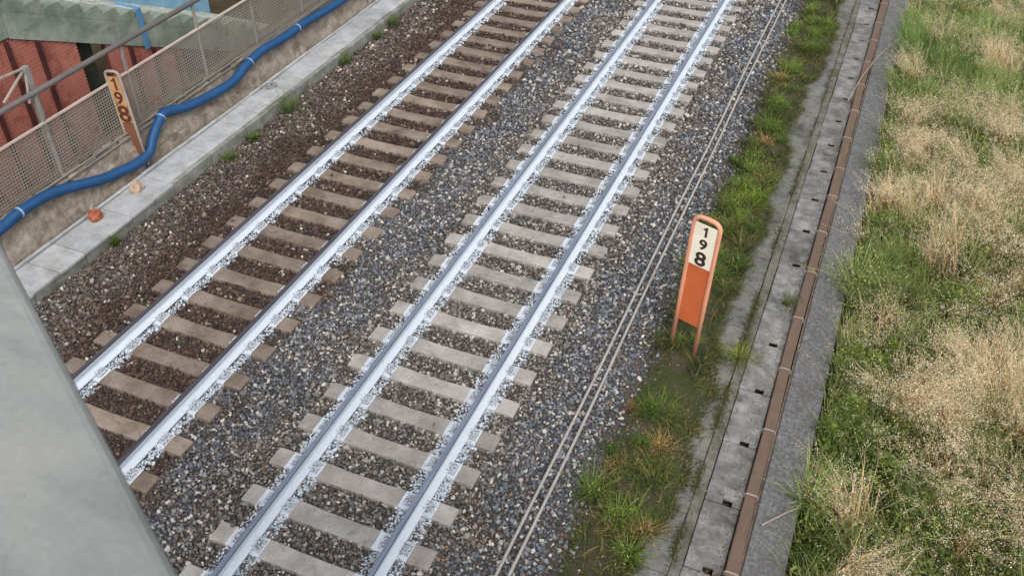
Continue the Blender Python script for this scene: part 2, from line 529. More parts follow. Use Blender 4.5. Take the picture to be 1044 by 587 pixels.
RAIL = [(-0.088, 0.012), (0.092, 0.012), (0.092, 0.026), (0.040, 0.042), (0.012, 0.062), (0.0085, 0.125), (0.034, 0.142),
        (0.036, 0.170), (0.030, 0.180), (-0.030, 0.180), (-0.036, 0.170), (-0.034, 0.142), (-0.0085, 0.125), (-0.012, 0.062), (-0.040, 0.042), (-0.088, 0.026)]

def make_track(xc, phase, y0, y1, smat, top, leftmat, label):
    t = empty('railway_track', (xc, 0, 0))
    tag(t, label, 'railway track')
    sm, cm = sleeper_mesh(), clip_mesh()
    sm.materials.append(smat)
    cm.materials.append(M_['clipdirt'])
    k = math.ceil((y0 - phase) / 0.6)
    while phase + 0.6 * k < y1:
        s = bpy.data.objects.new('sleeper', sm)
        col.objects.link(s)
        s.parent = t
        s.location = (random.uniform(-0.012, 0.012), phase + 0.6 * k + random.uniform(-0.012, 0.012), random.uniform(-0.004, 0.0))
        s.rotation_euler = (0, 0, random.uniform(-0.008, 0.008))
        for rx in (-0.7525, 0.7525):
            for sg in (-1, 1):
                c = bpy.data.objects.new('rail_clip', cm)
                col.objects.link(c)
                c.parent = s
                c.location = (rx + sg * 0.092, 0, 0.004)
                c.rotation_euler = (0, 0, 0 if sg > 0 else math.pi)
        k += 1
    n = len(RAIL)
    mis = [0] * n
    for j in range(8, 9): mis[j] = 1          # head top
    mis[7] = 2                                # narrow dark corner
    mis[9] = 1
    for j in range(10, n): mis[j] = 3
    for rx in (-0.7525, 0.7525):
        b = MB()
        b.extrude_y(RAIL, y0 - 2, 34, mis)
        b.build('rail', [M_['paint'], top, M_['railedge'], leftmat], t, (rx, 0, 0))
    return t

make_track(0.0, 0.0, -3.4, 24.0, M_['sleeperB'], M_['railtopB'], M_['paint'],
           'right hand railway track with pale grey sleepers and white painted rails')
make_track(XA, 0.24, -2.6, 22.0, M_['sleeperA'], M_['railtopA'], M_['railrust'],
           'left hand railway track with brown stained sleepers in dark ballast')

# ------------------------------------------------------------------ ballast stones
def rock_protos(n, npts=11, seed=3):
    r = random.Random(seed)
    out = []
    for _ in range(n):
        bm = bmesh.new()
        ax = (1.0, r.uniform(0.7, 1.0), r.uniform(0.5, 0.8))
        for _ in range(npts):
            v = Vector((r.gauss(0, 1), r.gauss(0, 1), r.gauss(0, 1))).normalized() * r.uniform(0.85, 1.1)
            bm.verts.new((v.x * ax[0], v.y * ax[1], v.z * ax[2]))
        res = bmesh.ops.convex_hull(bm, input=bm.verts[:])
        for v in [v for v in bm.verts if not v.link_faces]: bm.verts.remove(v)
        bmesh.ops.triangulate(bm, faces=bm.faces)
        bm.verts.index_update()
        out.append((np.array([v.co[:] for v in bm.verts]), np.array([[v.index for v in f.verts] for f in bm.faces])))
        bm.free()
    return out
PROTO = rock_protos(20)

def rand_rot(n, flat=0.6):
    a = rng.uniform(0, 2 * np.pi, n)
    bx, by = rng.normal(0, flat, n), rng.normal(0, flat, n)
    ca, sa, cx, sx, cy, sy = np.cos(a), np.sin(a), np.cos(bx), np.sin(bx), np.cos(by), np.sin(by)
    Z = np.zeros(n); O = np.ones(n)
    Rz = np.stack([np.stack([ca, -sa, Z], -1), np.stack([sa, ca, Z], -1), np.stack([Z, Z, O], -1)], 1)
    Rx = np.stack([np.stack([O, Z, Z], -1), np.stack([Z, cx, -sx], -1), np.stack([Z, sx, cx], -1)], 1)
    Ry = np.stack([np.stack([cy, Z, sy], -1), np.stack([Z, O, Z], -1), np.stack([-sy, Z, cy], -1)], 1)
    return Rx @ Ry @ Rz

def stones_mesh(name, P, S, C, paint):
    """P centres, S sizes, C colours, paint 0..1 -> one mesh"""
    idx = rng.integers(0, len(PROTO), len(P))
    Rm = rand_rot(len(P))
    V, F, CC, EE, off = [], [], [], [], 0
    for k, (pv, pf) in enumerate(PROTO):
        s = np.where(idx == k)[0]
        if not len(s): continue
        v = np.einsum('nij,vj->nvi', Rm[s], pv) * S[s][:, None, None] + P[s][:, None, :]
        nv = len(pv)
        V.append(v.reshape(-1, 3))
        F.append((pf[None] + (np.arange(len(s)) * nv)[:, None, None] + off).reshape(-1, 3))
        CC.append(np.repeat(C[s], nv, 0))
        EE.append(np.repeat(paint[s], nv, 0))
        off += nv * len(s)
    return np_mesh(name, np.concatenate(V), np.concatenate(F), np.concatenate(CC), np.concatenate(EE))

def vnoise(x, y, scale, seed):
    """cheap smooth value noise"""
    r = np.random.default_rng(seed)
    g = r.random((64, 64))
    u, v = (x / scale) % 63, (y / scale) % 63
    i, j = np.floor(u).astype(int), np.floor(v).astype(int)
    fu, fv = u - i, v - j
    fu, fv = fu * fu * (3 - 2 * fu), fv * fv * (3 - 2 * fv)
    i1, j1 = (i + 1) % 64, (j + 1) % 64
    return (g[i, j] * (1 - fu) + g[i1, j] * fu) * (1 - fv) + (g[i, j1] * (1 - fu) + g[i1, j1] * fu) * fv

def jgrid(x0, x1, y0, y1, pitch, jit=0.42):
    gx, gy = np.meshgrid(np.arange(x0, x1, pitch), np.arange(y0, y1, pitch))
    gx, gy = gx.ravel(), gy.ravel()
    gx = gx + np.where((np.round(gy / pitch).astype(int) % 2) == 0, 0, pitch / 2)
    return gx + rng.uniform(-jit, jit, len(gx)) * pitch, gy + rng.uniform(-jit, jit, len(gy)) * pitch

R_, D_, F_, C_ = (np.array(v) for v in (RIGHT, DOWN, FWD, CAM))
def seen(x, y, z, mx=90, my=90):
    """keep what stands inside the picture plus a wide margin"""
    d = np.stack([x, y, np.broadcast_to(z, np.shape(x))], -1) - C_
    u = 522 + 945 * (d @ R_) / (d @ F_)
    v = 293.5 + 945 * (d @ D_) / (d @ F_)
    return (u > -mx) & (u < 1044 + mx) & (v > -my) & (v < 587 + my)

def lerp_col(a, b, t):
    return a[None] * (1 - t[:, None]) + b[None] * t[:, None]

def ballast(name, x0, x1, y0, y1, pitch, size, label):
    x, y = jgrid(x0, x1, y0, y1, pitch)
    k = seen(x, y, 0.0)
    x, y = x[k], y[k]
    n = len(x)
    S = size * np.exp(rng.normal(0, 0.22, n))
    hump = 0.03 * (vnoise(x + 50, y + 50, 0.5, 8) - 0.5) * (np.abs(np.abs(x + 1.72) - 1.72) > 1.25)
    z = np.maximum(bed_z(x), -0.275) + hump + rng.normal(0, 0.008, n) - 0.012
    fade = np.clip((x - 2.22) / 0.55, 0, 1)
    sp = rng.random(n) < fade ** 0.6 * 1.05
    z = np.where(sp, -5.0, z)
    # keep the sleepers clear, letting some stones lap over their edges
    for xc, ph in ((0.0, 0.0), (XA, 0.24)):
        dy = np.abs((y - ph + 0.3) % 0.6 - 0.3)
        edge = SL_W + 0.004 + rng.normal(0, 0.017, n)
        inside = (np.abs(x - xc) < SL_HALF + rng.normal(-0.02, 0.03, n)) & (dy < edge)
        stray = rng.random(n) < 0.0008
        keep = ~inside | stray
        z = np.where(inside & stray, 0.012, z)
        rail = np.minimum(np.abs(x - xc - 0.7525), np.abs(x - xc + 0.7525)) < 0.055
        keep &= ~rail
        x, y, z, S, n = x[keep], y[keep], z[keep], S[keep], int(keep.sum())
    kp = z > -1
    x, y, z, S, n = x[kp], y[kp], z[kp], S[kp], int(kp.sum())
    # colours: brown dust round the left track, grey mix between, bluish shoulder on the right
    L = lambda *c: np.array(srgb(*c))
    wob = (vnoise(x + 20, y + 20, 0.5, 5) - 0.5) * 0.7 + (vnoise(x + 20, y + 20, 0.13, 6) - 0.5) * 0.3
    xx = x + wob
    brown = np.clip(1 - np.abs(xx + 3.74) / 1.72, 0, 1); brown = np.clip(brown * 3.0, 0, 1)
    blue = np.clip((xx - 1.35) / 0.35, 0, 1) + np.clip(1.6 - np.abs(xx + 1.9) / 0.35, 0, 1) * 0.9
    blue = np.clip(blue, 0, 1)
    base = lerp_col(L(114, 109, 105), L(106, 109, 115), blue)
    lm = np.clip((-4.7 - xx) / 0.3, 0, 1)[:, None]
    base = base * (1 - lm) + L(100, 91, 85)[None] * lm
    base = base * (1 - brown[:, None]) + L(82, 67, 60)[None] * brown[:, None]
    val = np.exp(rng.normal(-0.04, 0.36, n))
    Cc = base * val[:, None]
    hue = rng.normal(0, 0.045, n)
    Cc *= np.stack([1 + hue, np.ones(n), 1 - hue], -1)
    light = rng.random(n) < (0.15 - 0.13 * brown) * (1 - 0.55 * lm[:, 0])
    Cc[light] = (L(190, 184, 175) * 1.0)[None] * rng.uniform(0.7, 1.15, light.sum())[:, None]
    tan = rng.random(n) < 0.035
    Cc[tan] = L(140, 118, 100)[None] * rng.uniform(0.7, 1.1, tan.sum())[:, None]
    dark = rng.random(n) < 0.12
    Cc[dark] *= 0.6
    # marking paint
    paint = np.zeros(n)
    for xc, lf, rt, st in ((0.0, 0.215, 0.185, 1.0), (XA, 0.09, 0.185, 1.0)):
        for s in (-0.7525, 0.7525):
            dx = x - xc - s + rng.normal(0, 0.022, n)
            paint = np.where((dx < rt) & (dx > -lf), st, paint)
    paint *= np.where(rng.random(n) < 0.60 + 0.5 * vnoise(x * 0.2 + 9, y + 9, 0.7, 55), 1, 0.0)
    z = z + np.where(paint > 0, 0.004, 0)
    o = link_mesh(name, stones_mesh(name, np.stack([x, y, z], -1), S, Cc, paint), None, M_['stone'])
    tag(o, label, 'ballast', None, 'stuff')
    return o

ballast('ballast', -6.0, 2.85, -1.5, 5.0, 0.039, 0.0275, 'crushed stone ballast nearest the viewer under both tracks')
ballast('ballast', -6.0, 2.85, 5.0, 10.5, 0.045, 0.030, 'crushed stone ballast around the middle stretch of both tracks')
ballast('ballast', -6.0, 2.85, 10.5, 22.5, 0.056, 0.037, 'crushed stone ballast along the far end of both tracks')

def painted_fringe():
    xs, ys = [], []
    for rx, lf, rt in ((-0.7525, 0.215, 0.20), (0.7525, 0.225, 0.185), (XA - 0.7525, 0.0, 0.19), (XA + 0.7525, 0.0, 0.195)):
        for a, c in ((-lf, -0.085), (0.09, rt)):
            if a > -0.06 and c < 0: continue
            x, y = jgrid(a, c, -1.5, 22.0, 0.031, 0.5)
            xs.append(x + rx); ys.append(y)
    x, y = np.concatenate(xs), np.concatenate(ys)
    k = seen(x, y, 0.0) & (rng.random(len(x)) < 0.86)
    ph = np.where(x < -1.7, 0.24, 0.0)
    dy = np.abs((y - ph + 0.3) % 0.6 - 0.3)
    k &= (dy > SL_W + 0.004) | (rng.random(len(x)) < 0.05)
    on = dy < SL_W
    x, y, on = x[k], y[k], on[k]
    n = len(x)
    S = 0.0175 * np.exp(rng.normal(0, 0.25, n))
    z = np.where(on, 0.008, -0.012 + rng.normal(0, 0.008, n))
    Cc = np.array(srgb(80, 74, 70))[None] * np.exp(rng.normal(0, 0.3, n))[:, None]
    o = link_mesh('painted_ballast', stones_mesh('painted_ballast', np.stack([x, y, z], -1), S, Cc, (rng.random(n) < 0.62 + 0.45 * vnoise(x * 0.2 + 9, y + 9, 0.7, 55)) * 1.0), None, M_['stone'])
    tag(o, 'small ballast stones splashed white with paint along the rails', 'ballast', None, 'stuff')
painted_fringe()

# larger pale stones scattered along the left margin
n = 360
x = rng.uniform(-5.95, -4.75, n); y = rng.uniform(0.3, 14, n)
k = rng.random(n) < np.exp(-np.abs(x + 5.5) / 0.6) * np.exp(-(y - 1.8).clip(0) / 2.2)
x, y = x[k], y[k]
S = rng.uniform(0.028, 0.06, len(x)) * np.where(rng.random(len(x)) < 0.12, 1.4, 1)
Cc = np.array(srgb(150, 142, 132))[None] * rng.uniform(0.5, 1.2, (len(x), 1))
o = link_mesh('loose_stones', stones_mesh('loose_stones', np.stack([x, y, bed_z(x) + S * 0.3], -1), S, Cc, np.zeros(len(x))), None, M_['stone'])
tag(o, 'pale loose stones strewn along the foot of the concrete cable trough', 'stones', None, 'stuff')

# ------------------------------------------------------------------ signal cables on the shoulder
for cx, lab in ((1.915, 'thin grey cable on the ballast shoulder, nearer the rails of the pair'),
                (2.035, 'thin grey cable on the ballast shoulder, nearer the grass of the pair')):
    b = MB()
    pts = []
    for i in range(0, 66):
        y = -2.0 + i * 0.4
        pts.append((cx + 0.008 * math.sin(y * 0.9 + cx * 9), y, float(np.interp(cx, BZ_X, BZ_Z)) + 0.055 + 0.006 * math.sin(y * 1.7)))
    b.tube(pts, 0.019, 8)
    o = b.build('cable', M_['cable'], None, smooth=True)
    tag(o, lab, 'cable', 'pair of cables beside the right track')

# ------------------------------------------------------------------ drainage channel, cable trough, duct and kerb on the right
SZ = -0.30
b = MB()
b.box(2.45, 3.60, -3, 24, -0.6, SZ - 0.07)
b.box(3.60, 4.85, -3, 24, -0.6, SZ - 0.16)
tag(b.build('channel_bed', M_['soil']), kind='structure')

ch = empty('drainage_channel', (3.37, 0, SZ))
tag(ch, 'mossy run of old concrete channel slabs beside the grass strip', 'drain')
y = -1.5
while y < 22.5:
    ln = random.uniform(0.40, 0.52)
    b = MB()
    lft = -0.33 + random.uniform(-0.03, 0.03)
    nn = 6
    vs = []
    for i in range(nn + 1):                       # rounded outer end, like overlapping lobes
        t = i / nn
        bul = 0.014 * math.sin(math.pi * t)
        for x_, z_ in ((lft - bul + 0.03, 0.0), (0.205, -0.02)):
            vs.append((x_, y + t * (ln - 0.010), z_ + 0.003 * math.sin(math.pi * t)))
    fs = [(2 * i, 2 * i + 1, 2 * i + 3, 2 * i + 2) for i in range(nn)]
    n0 = len(vs)
    vs += [(p[0] - 0.01, p[1], p[2] - 0.09) for p in vs]
    for i in range(nn):
        fs.append((2 * i + 2, 2 * i, n0 + 2 * i, n0 + 2 * i + 2)[::-1])
        fs.append((2 * i + 1, 2 * i + 3, n0 + 2 * i + 3, n0 + 2 * i + 1)[::-1])
    fs.append((0, 1, n0 + 1, n0)[::-1]); fs.append((2 * nn, 2 * nn + 1, n0 + 2 * nn + 1, n0 + 2 * nn))
    b.add(vs, fs)
    b.build('channel_slab', M_['slab'], ch, (random.uniform(-0.006, 0.006), 0, random.uniform(-0.005, 0.005)), bevel=0.005)
    y += ln

vs, fs = [], []
ny = 260
for i in range(ny + 1):
    yy = -3 + i * 27 / ny
    e = 3.23 + 0.10 * math.sin(yy * 0.9) + 0.05 * math.sin(yy * 3.1 + 1) + 0.03 * math.sin(yy * 8.3) + random.uniform(-0.025, 0.025)
    e += 0.15 * math.exp(-((yy - 3.9) / 1.4) ** 2) - 0.12 * math.exp(-((yy - 1.0) / 0.6) ** 2) - 0.10 * math.exp(-((yy - 9.0) / 0.7) ** 2)
    for x_, z_ in ((2.36, -0.34), (2.5, -0.285), (2.75, -0.262), (e - 0.14, -0.270), (e - 0.04, -0.283), (e, -0.325)):
        vs.append((x_ + random.uniform(-0.01, 0.01), yy, z_ + random.gauss(0, 0.006)))
for i in range(ny):
    for j in range(5):
        fs.append((i * 6 + j, i * 6 + j + 1, (i + 1) * 6 + j + 1, (i + 1) * 6 + j))
b = MB(); b.add(vs, fs)
tag(b.build('verge_soil', M_['mossy'], smooth=True), kind='structure')

ct = empty('cable_trough', (3.9, 0, SZ))
tag(ct, 'weathered grey cable trough with slotted lids beside the brown duct', 'cable trough')
b = MB()
b.box(-0.318, -0.192, -3, 24, -0.16, -0.010)
b.build('side_wall', M_['rim'], ct, bevel=0.01)
k = -4
while 1.2 + k < 23:
    y0 = 1.2 + k
    b = MB()
    # lid with a lifting notch cut in at its near right corner
    outl = [(-0.185, 0.0), (0.020, 0.0), (0.020, 0.075), (0.135, 0.075), (0.135, 0.0), (0.238, 0.0), (0.238, 0.985), (-0.185, 0.985)]
    n_ = len(outl)
    vs = [(px, y0 + 0.008 + py, 0.0) for px, py in outl] + [(px, y0 + 0.008 + py, -0.028) for px, py in outl]
    fs = [tuple(range(n_)), tuple(range(2 * n_ - 1, n_ - 1, -1))] + [((i + 1) % n_, i, n_ + i, n_ + (i + 1) % n_) for i in range(n_)]
    b.add(vs, fs)
    o = b.build('trough_lid', M_['lid'], ct, (random.uniform(-0.006, 0.006), 0, random.uniform(-0.006, 0.004)), bevel=0.004)
    o.rotation_euler = (random.uniform(-0.004, 0.004) * 0, 0, random.uniform(-0.0006, 0.0006))
    k += 1
b = MB()
b.box(-0.19, 0.24, -3, 24, -0.158, -0.145)
b.build('trough_floor', M_['dark'], ct)

du = empty('cable_duct', (4.225, 0, SZ))
tag(du, 'long brown cable duct with pale clamp bands lying along the kerb', 'cable duct')
clips = [-2.2, -1.05, 0.1, 1.25, 2.405, 3.519, 4.728, 5.88, 7.046, 8.204, 9.35, 10.33, 11.5, 12.65, 13.85, 15.0, 16.2, 17.244, 18.497, 19.65, 20.8, 22]
wob = lambda y: 0.008 * math.sin(y * 0.8) + 0.005 * math.sin(y * 2.1)
for i in range(len(clips) - 1):
    y0, y1 = clips[i], clips[i + 1]
    b = MB()
    P = [(-0.07, -0.002), (0.07, -0.002), (0.073, 0.06), (0.06, 0.075), (-0.06, 0.075), (-0.073, 0.06)]
    nP = len(P)
    vs = [(px + wob(y0), y0 + 0.004, pz) for px, pz in P] + [(px + wob(y1), y1 - 0.004, pz + 0.004) for px, pz in P]
    fs = [(j, (j + 1) % nP, nP + (j + 1) % nP, nP + j) for j in range(nP)] + [tuple(range(nP))[::-1], tuple(range(nP, 2 * nP))]
    b.add(vs, fs)
    b.build('duct_section', M_['duct'], du)
    b = MB()
    w0 = wob(y0)
    Q = [(-0.08, 0.0), (-0.077, 0.064), (-0.062, 0.081), (0.062, 0.081), (0.077, 0.064), (0.08, 0.0)]
    for j in range(5):
        b.bar((Q[j][0] + w0, y0, Q[j][1]), (Q[j + 1][0] + w0, y0, Q[j + 1][1]), 0.018, 0.006)
    b.build('clamp_band', M_['clip'], du)

kb = empty('concrete_kerb', (4.58, 0, -0.24))
tag(kb, 'broad dark grey concrete kerb between the duct and the tall grass', 'kerb')
b = MB(); b.box(-0.272, -0.246, -3, 24, -0.2, -0.035); b.build('mortar_edge', M_['mortar'], kb)
y = -3.0
while y < 24:
    ln = 3.0
    b = MB()
    b.box(-0.245, 0.205, y + 0.004, y + ln - 0.004, -0.3, 0.0)
    b.build('kerb_block', M_['kerb'], kb, (0, 0, random.uniform(-0.004, 0.004)), bevel=0.012)
    y += ln

# ------------------------------------------------------------------ cable trough on the left
lt = empty('cable_trough', (-6.3, 0, 0))
tag(lt, 'raised pale grey concrete cable trough at the foot of the stone wall', 'cable trough')
LZ = 0.10
y = -0.4
i = 0
while y < 18:                                     # body pieces, 1.04 m each
    b = MB()
    j = random.uniform(-0.012, 0.012)
    b.box(0.20, 0.285 if y < 5 else 0.29, y + 0.006, y + 1.034, -0.35, LZ - 0.055 if y < 4.6 else LZ - 0.004)
    b.build('front_wall', M_['trough_side'], lt, (j, 0, 0), bevel=0.006)
    b = MB()
    b.box(-0.40, -0.345, y + 0.006, y + 1.034, -0.35, LZ + 0.02)
    b.build('back_wall', M_['trough'], lt, (j, 0, random.uniform(-0.004, 0.004)), bevel=0.006)
    y += 1.04
y = -0.4
while y < 18:
    b = MB()
    x1 = 0.292 if y < 4.7 else 0.19
    b.box(-0.325, x1, y + 0.006, y + 0.514, LZ - 0.05, LZ)
    o = b.build('trough_lid', M_['trough'], lt, (random.uniform(-0.012, 0.012), 0, random.uniform(-0.007, 0.006)), bevel=0.006)
    y += 0.52
b = MB()
b.box(-0.345, 0.2, -0.6, 18.4, -0.35, LZ - 0.07)
b.build('trough_floor', M_['dark'], lt)

# ------------------------------------------------------------------ retaining wall
rw = empty('retaining_wall', (-6.72, 0, 0))
tag(rw, 'low beige stone retaining wall behind the pale cable trough', 'wall')
b = MB()
def wall_x(z): return -0.38 * z
# rendered face with a rough surface, leaning back
ny, nz = 150, 7
vs, fs = [], []
for i in range(ny + 1):
    yy = -0.6 + i * 18.6 / ny
    for j in range(nz + 1):
        zz = -0.3 + j * 0.93 / nz
        vs.append((wall_x(max(zz, 0)) + random.gauss(0, 0.010) - 0.012, yy + random.gauss(0, 0.02), zz + random.gauss(0, 0.008)))
    vs.append((-0.62, yy, 0.62))
    vs.append((-0.62, yy, -0.5))
r = nz + 3
for i in range(ny):
    for j in range(r - 1):
        fs.append((i * r + j, (i + 1) * r + j, (i + 1) * r + j + 1, i * r + j + 1))
b.add(vs, fs)
o = b.build('rendered_face', M_['wallplaster'], rw, smooth=False)

def block_mesh(l, h, d):
    b = MB()
    b.box(-d / 2, d / 2, -l / 2, l / 2, -h / 2, h / 2)
    return b.mesh('stone', bevel=0.018, jitter=0.012)
for row, (za, zb) in enumerate(((-0.02, 0.22), (0.235, 0.43), (0.44, 0.60))):
    y = 0.6 + row * 0.2
    while y < 8.6:
        l = random.uniform(0.26, 0.52)
        if random.random() < (0.5 if y < 7 else 0.3):
            zc = (za + zb) / 2
            o = link_mesh('stone', block_mesh(l - 0.022, zb - za - 0.014, 0.12), rw, M_['wallstone'],
                          (wall_x(max(zc, 0)) - 0.062 + random.uniform(-0.014, 0.014), y + l / 2, zc))
            o.rotation_euler = (random.uniform(-0.02, 0.02), math.atan(-0.38), random.uniform(-0.02, 0.02))
        y += l
y = 1.2
while y < 8.2:                                    # loose coping stones along the ledge
    l = random.uniform(0.18, 0.42)
    if random.random() < 0.85:
        o = link_mesh('coping_stone', block_mesh(l - 0.02, random.uniform(0.06, 0.1), random.uniform(0.10, 0.17)), rw, M_['wallstone'],
                      (-0.25 - 0.06 + random.uniform(-0.02, 0.02), y + l / 2, 0.645))
        o.rotation_euler = (random.uniform(-0.08, 0.08), random.uniform(-0.1, 0.25), random.uniform(-0.12, 0.12))
    y += l

# ------------------------------------------------------------------ mesh fence
FX = -7.1
fe = empty('mesh_fence', (FX, 0, 0.6))
tag(fe, 'bronze grey square mesh fence with dark handrail on top of the retaining wall', 'fence')
posts = [0.05, 1.85, 3.65, 5.5, 7.35, 8.95, 10.6, 12.3, 14.0, 15.7]
for i, py in enumerate(posts):
    b = MB()
    b.box(-0.02, 0.02, py - 0.025, py + 0.025, -0.1, 1.50)
    b.box(-0.04, 0.06, py - 0.05, py + 0.05, 0.012, 0.03)
    b.build('post', M_['fencepost'], fe, bevel=0.003)
    if i == 0: continue
    a, c = posts[i - 1] + 0.03, py - 0.03
    b = MB()
    z0, z1 = 0.08, 1.0
    yy = a + 0.02
    while yy < c:
        b.box(-0.003, 0.003, yy - 0.0085, yy + 0.0085, z0, z1)
        yy += 0.052
    zz = z0 + 0.02
    while zz < z1:
        b.box(-0.0045, 0.0045, a, c, zz - 0.0085, zz + 0.0085)
        zz += 0.052
    b.build('mesh_panel', M_['mesh'], fe)
    b = MB()
    b.bar((0.012, a - 0.03, 1.01), (0.012, c + 0.03, 1.01), 0.035, 0.03)
    b.build('top_rail', M_['toprail'], fe)
b = MB()
b.tube([(0.0, posts[0], 1.50), (0.0, 6, 1.50), (0.0, 16, 1.485)], 0.045, 10)
b.build('handrail', M_['handrail'], fe, smooth=True)
for zz, xx in ((0.055, 0.15), (0.125, 0.12)):
    b = MB()
    b.tube([(xx, -0.5, zz), (xx, 5, zz - 0.008), (xx, 16, zz)], 0.019, 8)
    b.build('low_rail', M_['lowrail'], fe, smooth=True)

# pale bracket post rising behind the fence, with two arms
bp_ = empty('bracket_post', (-7.3, 3.80, -0.3))
tag(bp_, 'pale grey post with angled white arms rising behind the mesh fence', 'post')
b = MB(); b.box(-0.045, 0.045, -0.045, 0.045, 0, 2.72); b.build('shaft', M_['fencepost'], bp_, bevel=0.004)
for e in ((-0.05, -0.55, 2.72), (-0.05, -0.50, 2.35), (0.05, -0.16, 2.20)):
    b = MB(); b.bar((0, 0, 2.70), e, 0.032, 0.026); b.build('arm', M_['palemetal'], bp_)
b = MB(); b.bar((-0.05, -0.1, 2.2), (-1.2, 0.9, 1.9), 0.05, 0.06); b.build('dark_bar', M_['redrib'], bp_)  # dark bar slanting from the post back towards a rib

# ------------------------------------------------------------------ blue corrugated pipe
PIPE = [(-6.86, 1.2, 0.70), (-6.87, 1.7, 0.69), (-6.875, 2.158, 0.67), (-6.889, 2.571, 0.708), (-6.879, 3.112, 0.682), (-6.84, 3.54, 0.58), (-6.783, 4.041, 0.43), (-6.754, 4.457, 0.353),
        (-6.735, 4.856, 0.302), (-6.749, 5.171, 0.339), (-6.806, 5.382, 0.49), (-6.861, 5.647, 0.634), (-6.893, 5.90, 0.70), (-6.84, 6.412, 0.572), (-6.81, 7.127, 0.501),
        (-6.804, 7.682, 0.483), (-6.84, 8.178, 0.578), (-6.861, 8.748, 0.634), (-6.848, 9.478, 0.6), (-6.85, 10.25, 0.606), (-6.832, 11.047, 0.57), (-6.82, 11.887, 0.56), (-6.82, 13, 0.57), (-6.82, 15, 0.58), (-6.82, 17, 0.58)]
def smooth_path(P, step):
    P = [Vector(p) for p in P]
    out = []
    for i in range(len(P) - 1):
        p0, p1, p2, p3 = P[max(i - 1, 0)], P[i], P[i + 1], P[min(i + 2, len(P) - 1)]
        n = max(2, int((p2 - p1).length / step))
        for k in range(n):
            t = k / n
            out.append(0.5 * ((2 * p1) + (-p0 + p2) * t + (2 * p0 - 5 * p1 + 4 * p2 - p3) * t * t + (-p0 + 3 * p1 - 3 * p2 + p3) * t ** 3))
    out.append(P[-1])
    return out
pp = smooth_path(PIPE, 0.013)
bpipe = empty('corrugated_pipe', (-6.86, 1.2, 0.7))
tag(bpipe, 'bright blue corrugated pipe snaking along the top of the stone wall', 'pipe')
b = MB()
b.tube([p - Vector((-6.86, 1.2, 0.7)) for p in pp], [0.086 if i % 3 else 0.074 for i in range(len(pp))], 12)
b.build('hose', M_['bluepipe'], bpipe, smooth=True)
for yy in (2.55, 5.75, 8.3, 10.0):
    i = min(range(len(pp)), key=lambda q: abs(pp[q].y - yy))
    q = [pp[i - 1] - Vector((-6.86, 1.2, 0.7)), pp[i + 1] - Vector((-6.86, 1.2, 0.7))]
    b = MB(); b.tube(q, 0.089, 12); b.build('tie', M_['tie'], bpipe)

# ------------------------------------------------------------------ distance signs
def one_mesh(size):
    """figure 1 with its flag, cap height = size"""
    o_ = [(-0.02, -0.5), (0.16, -0.5), (0.16, 0.5), (0.02, 0.5), (-0.06, 0.38), (-0.20, 0.31), (-0.20, 0.17), (-0.02, 0.23)]
    b = MB()
    n = len(o_)
    vs = [(x * size, y * size, 0.002) for x, y in o_] + [(x * size, y * size, -0.002) for x, y in o_]
    b.add(vs, [tuple(range(n)), tuple(range(2 * n - 1, n - 1, -1))] + [((i + 1) % n, i, n + i, n + (i + 1) % n) for i in range(n)])
    return b.mesh('digit')

def text_mesh(ch, size, bold):
    if ch == '1':
        return one_mesh(size), size
    cu = bpy.data.curves.new('digit', 'FONT')
    cu.body = ch
    cu.size = size
    cu.align_x, cu.align_y = 'CENTER', 'CENTER'
    cu.offset = bold
    cu.extrude = 0.002
    cu.resolution_u = 4
    o = bpy.data.objects.new('digit_source', cu)
    col.objects.link(o)
    dg = bpy.context.evaluated_depsgraph_get()
    me = bpy.data.meshes.new_from_object(o.evaluated_get(dg))
    bpy.data.objects.remove(o)
    xs = [v.co.x for v in me.vertices]; ys = [v.co.y for v in me.vertices]
    cx, cy = (min(xs) + max(xs)) / 2, (min(ys) + max(ys)) / 2
    hgt = max(ys) - min(ys)
    for v in me.vertices: v.co.x -= cx; v.co.y -= cy
    return me, hgt

